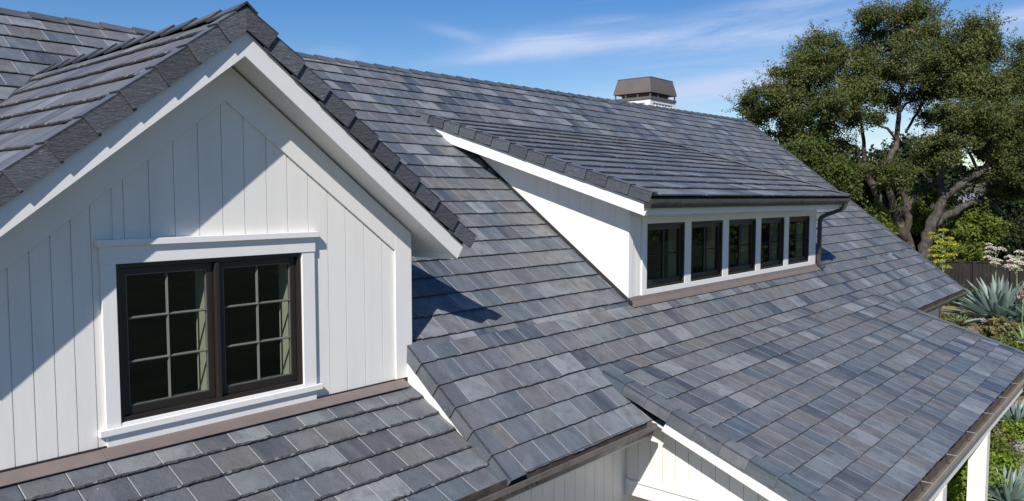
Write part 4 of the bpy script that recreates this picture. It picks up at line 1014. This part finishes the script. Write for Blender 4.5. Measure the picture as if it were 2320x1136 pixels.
mb = MB(); mb.prism([L2(*p, 0) for p in ((-2, 0), (8.5, 0), (8.5, 10), (-2, 10))], [L2(*p, zr0 + .05) for p in ((-2, 0), (8.5, 0), (8.5, 10), (-2, 10))]); nput(mb, 'wall', M['stone'])
mb = MB(); mb.prism([L2(*p, .9) for p in ((1, -.03), (2.4, -.03), (2.4, .0), (1, .0))], [L2(*p, 1.7) for p in ((1, -.03), (2.4, -.03), (2.4, .0), (1, .0))]); nput(mb, 'window', M['under'])

# agaves
def agave(label, px, py, size, n, seed, m, group=None, ups=.72):
    p = ground_at(px, py); R = random.Random(seed); mb = MB()
    for k in range(n):
        f = k / n; a = k * 2.399963 + R.uniform(-.15, .15); tilt = math.radians(5 + 76 * f ** ups * 1.0 + R.uniform(-5, 5)); l = size * (.75 + .3 * R.random()) * (1.0 - .12 * (1 - f)); w = size * .068 * R.uniform(.85, 1.15)
        d = Vector((math.cos(a), math.sin(a), 0)); s_ = Vector((-d.y, d.x, 0)); seg = 9; c = Vector((0, 0, .05 * size)) + d * .04 * size; rows = []
        for i in range(seg + 1):
            t = i / seg; th = tilt + (.35 * t * t * (f if R.random() < 2 else 0)); dirv = d * math.sin(th) + Vector((0, 0, math.cos(th))); nn = (Vector((0, 0, math.sin(th))) - d * math.cos(th))
            ww = w * (.62 + .75 * t - .1) * (1 if t < .45 else 1) if t < .45 else w * (.86) * (1 - ((t - .45) / .55) ** 1.7)
            rows.append((c - s_ * ww + nn * ww * .45, c, c + s_ * ww + nn * ww * .45, c - nn * ww * .35 - nn * .01)); c = c + dirv * l / seg
        for i in range(seg):
            A, B = rows[i], rows[i + 1]
            for u, v in ((0, 1), (1, 2), (2, 3), (3, 0)): mb.face([A[u], A[v], B[v], B[u]])
    o = mb.build('agave', m, smooth=False); o.location = p; tag(o, label, 'agave', group); return o
agave('largest blue-green agave rosette in front of the dark fence', 2262, 735, 1.8, 68, 1, M['agave'])
agave('blue agave half cut by the right edge beside the largest agave', 2345, 745, 1.6, 52, 2, M['agave'])
agave('yellow-green agave low at the right edge below the blue agaves', 2325, 800, .95, 26, 3, M['agave2'])
agave('middle blue agave right of the white porch post', 2305, 972, .86, 50, 4, M['agave'])
agave('lowest blue agave near the bottom right corner', 2285, 1150, .8, 46, 5, M['agave'])
agave('small bright green aloe beside the porch roof edge', 2176, 738, .45, 24, 6, M['agave2'])
agave('green aloe at the right edge behind the porch corner', 2318, 880, .7, 24, 7, M['agave2'])

def umbel(mb, c, r, n, R, mat_=0, flat=.35):
    for k in range(n):
        a = R.uniform(0, 2 * math.pi); q = math.sqrt(R.random()) * r; h = math.sqrt(max(0, 1 - (q / r) ** 2)) * r * flat; p = Vector(c) + Vector((math.cos(a) * q, math.sin(a) * q, h * R.uniform(.3, 1)))
        s_ = r * .13; t = Vector((R.uniform(-1, 1), R.uniform(-1, 1), .3)).normalized() * s_; b_ = Vector((R.uniform(-1, 1), R.uniform(-1, 1), R.uniform(-.3, .3))).normalized() * s_
        mb.face([p - t, p + b_, p + t, p - b_], mat_, None, (R.random(), 0, 0))
def stalk(name, label, px, pyb, D, top_py, umb, m, seed):
    b_ = at(px, pyb, D); b_.z = land(b_.x, b_.y); top = at(px, top_py, D); H = top.z - b_.z; R = random.Random(seed)
    T = empty(name, b_); tag(T, label, 'flower stalk')
    st = MB(); st.tube([(0, 0, -.05), (.05, 0, H * .5), (0, .04, H)], [.024, .018, .008], 7)
    for (ux, uy, ur) in umb:
        q = at(ux, uy, D) - b_; q = q + FW * R.uniform(-.25, .25); st.tube([(0, 0, q.z - .22), (q.x * .5, q.y * .5, q.z - .10), (q.x, q.y, q.z)], [.014, .011, .008], 5)
        fl_ = MB(); umbel(fl_, q, ur * 1.15 * D / F, 150, R, flat=.62); o = fl_.build('flower_head', m); o.parent = T
    o = st.build('stem', M['agave2'], smooth=True); o.parent = T
stalk('flower_stalk', 'yellow flat-topped flower stalk beside the far roof edge', 2132, 700, 27, 522, [(2131, 524, 9), (2116, 530, 7), (2136, 536, 9), (2121, 541, 10), (2143, 543, 9), (2126, 551, 11), (2145, 558, 16), (2116, 562, 10), (2127, 570, 16), (2143, 582, 14), (2121, 582, 13), (2154, 579, 10), (2126, 595, 11), (2144, 608, 12)], M['yellow'], 1)
stalk('flower_stalk', 'white and yellow flower stalk just left above the largest agave', 2252, 720, 26, 556, [(2250, 555, 7), (2240, 564, 10), (2258, 568, 12), (2248, 574, 9), (2235, 585, 8), (2246, 590, 9), (2260, 592, 9), (2242, 597, 8), (2255, 600, 9)], M['white'], 2)
stalk('flower_stalk', 'broad white flower stalk right above the largest agave', 2300, 720, 26, 570, [(2304, 573, 9), (2292, 585, 10), (2312, 587, 10), (2296, 595, 14), (2314, 600, 13), (2284, 606, 13), (2300, 610, 14), (2312, 613, 11), (2318, 578, 8)], M['white'], 3)
stalk('flower_stalk', 'red and yellow flower stalk at the right edge before the blue agave', 2312, 800, 24, 650, [(2318, 652, 7), (2312, 662, 6), (2317, 672, 10), (2322, 682, 8)], M['red'], 4)

# low planting
def patch(name, label, px, py, r, h, n, leaf, m, seed, cat='shrub', fl=None):
    p = ground_at(px, py); T = empty(name, p); tag(T, label, cat); rs = np.random.RandomState(seed)
    bl = [((rs.uniform(-.5, .5) * r, rs.uniform(-.5, .5) * r, h * .45), (r * .55, r * .55, h * .55)) for _ in range(4)]
    C, N, S_, To = foliage(bl, n, 70, .22, leaf, seed); k = C[:, 2] > 0
    o = leaf_mesh('foliage', C[k], N[k], S_[k], To[k], m); o.parent = T
    if fl:
        R = random.Random(seed)
        for q in range(fl):
            mb = MB(); umbel(mb, (R.uniform(-1, 1) * r * .7, R.uniform(-1, 1) * r * .7, h * R.uniform(.85, 1.15)), .09, 40, R, flat=.6)
            o = mb.build('flower_head', M['white']); o.parent = T
    return T
patch('ground_shrub', 'low yellow-brown succulents right of the porch gutter corner', 2270, 885, .9, .55, 60, .09, M['mix'], 201)
patch('ground_shrub', 'dark green clump below the yellow-brown succulents', 2240, 900, .7, .55, 50, .09, M['bright'], 202)
patch('ground_shrub', 'small lime green clump right of the porch post top', 2308, 1000, .35, .3, 22, .07, M['lime'], 203)
patch('ground_shrub', 'golden succulents between the porch post and the middle agave', 2262, 1040, .55, .4, 44, .07, M['mix'], 204)
patch('ground_shrub', 'lush lime green shrub seen under the porch beam', 2172, 1165, .75, .9, 90, .08, M['lime'], 205)
patch('ground_shrub', 'dark shrub under the porch roof behind the posts', 2185, 1040, 1.2, 1.1, 90, .1, M['bright'], 206)
patch('ground_shrub', 'white flowered clump beneath the largest agave', 2265, 775, .85, .55, 60, .10, M['mix'], 207, fl=9)
patch('ground_shrub', 'white flowered clump at the porch roof edge near the right side', 2300, 815, .7, .45, 50, .09, M['bright'], 208, fl=5)
patch('ground_shrub', 'yellow-green groundcover right of the far wall corner', 2148, 735, 1.0, .25, 40, .07, M['mix'], 209)
patch('ground_shrub', 'yellow-green shrub between the fence and the largest agave', 2215, 665, 1.1, .8, 90, .12, M['bright'], 210)
patch('ground_shrub', 'lime shoots at the foot of the lowest agave', 2268, 1085, .3, .45, 22, .07, M['lime'], 211)
patch('ground_shrub', 'green shrub left of the fence end beside the roof edge', 2190, 690, 1.0, .6, 60, .12, M['bright'], 212)
rs = np.random.RandomState(9); C = []                      # short growth over the soil
for k in range(11000):
    x, y = rs.uniform(18, 40), rs.uniform(-4, 22)
    if x < 24.5 and y > 1.6: continue
    v = math.sin(x * .9 + 1) * math.sin(y * 1.1) + .5 * math.sin(x * 2.3 + y * 1.9)
    if v < rs.uniform(-.1, .9): continue
    C.append((x, y, land(x, y) + rs.uniform(0, .12)))
C = np.array(C); o = leaf_mesh('groundcover', C, np.tile([[0, 0, 1.]], (len(C), 1)) + rs.normal(size=C.shape) * .7, rs.uniform(.04, .11, len(C)), rs.rand(len(C)), M['mix']); tag(o, 'short dry groundcover over the garden soil', 'groundcover', kind='stuff')
g = ground_at(2285, 1045)
mb = MB(); R = random.Random(2)
ring = [(g.x + math.cos(a) * 2.0 * R.uniform(.8, 1.2), g.y + math.sin(a) * 1.1 * R.uniform(.8, 1.2)) for a in [2 * math.pi * k / 20 for k in range(20)]]
for k in range(20):
    a, b_ = ring[k], ring[(k + 1) % 20]; mb.face([(g.x, g.y, land(g.x, g.y) + .03), (*a, land(*a) + .012), (*b_, land(*b_) + .012)])
tag(mb.build('gravel_path', M['gravel']), 'pale gravel patch around the middle agave', 'gravel', kind='structure')
for k, (px, py, s_, lb) in enumerate(((2188, 1000, .35, 'rounded grey rock behind the porch post'), (2290, 1010, .16, 'small pale stone under the middle agave'), (2270, 1020, .12, 'smallest pale stone left of the middle agave'), (2175, 770, .3, 'brown rock near the far wall corner'))):
    p = ground_at(px, py); R = random.Random(k); mb = MB(); n1, n2 = 8, 12; vv = []
    for i in range(n1 + 1):
        for j in range(n2):
            th, ph = math.pi * i / n1, 2 * math.pi * j / n2; r = s_ * (1 + .18 * math.sin(3 * ph + k) * math.sin(2 * th) + R.uniform(-.05, .05)); mb.v.append((r * math.sin(th) * math.cos(ph) * 1.2, r * math.sin(th) * math.sin(ph), r * .65 * math.cos(th) + .1 * s_))
    for i in range(n1):
        for j in range(n2): mb.f.append((i * n2 + j, (i + 1) * n2 + j, (i + 1) * n2 + (j + 1) % n2, i * n2 + (j + 1) % n2)); mb.m.append(0); mb.uv.append([(0, 0)] * 4); mb.c.append((.5,) * 3)
    o = mb.build('rock', M['stone'], smooth=True); o.location = p; tag(o, lb, 'rock')
# leaves caught in the near gutter
rs = np.random.RandomState(4); n = 260; C = np.stack([rs.uniform(4.2, 5.1, n), rs.uniform(4.07, 4.15, n), rs.uniform(-2.462, -2.425, n)], 1)
o = leaf_mesh('leaf_litter', C, rs.normal(size=C.shape) * .4 + [0, 0, 1], rs.uniform(.012, .035, n), rs.rand(n), M['mix']); tag(o, 'dead leaves lying in the near gutter below the rake corner', 'leaf litter', kind='stuff')
# trees of the front garden (they show in the dormer windows)
for i, (x, y, h, lb) in enumerate(((30, -1.2, 4.6, 'round garden tree reflected in the right dormer windows'), (36, -8.5, 6.0, 'taller garden tree reflected in the middle dormer window'), (25, -8, 3.4, 'low garden tree reflected in the left dormer windows'))):
    T = empty('garden_tree', (x, y, land(x, y))); tag(T, lb, 'tree', 'front garden trees')
    C, N, S_, To = foliage([((0, 0, h * .62), (h * .42, h * .42, h * .36)), ((.8, .5, h * .8), (h * .25, h * .25, h * .22))], 160, 60, .5, .2, M['bright'] and 300 + i)
    o = leaf_mesh('crown', C, N, S_, To, M['bright']); o.parent = T
    mb = MB(); mb.tube([(0, 0, -.2), (.1, 0, h * .3), (0, .1, h * .6)], [.2, .16, .08], 8); o = mb.build('trunk', M['bark'], smooth=True); o.parent = T

# ------------------------------------------------------------------ lift everything so that the porch ground is z = 0
for o in list(SC.objects):
    if o.parent is None and o.type in {'MESH', 'EMPTY'}: o.location.z += ZC
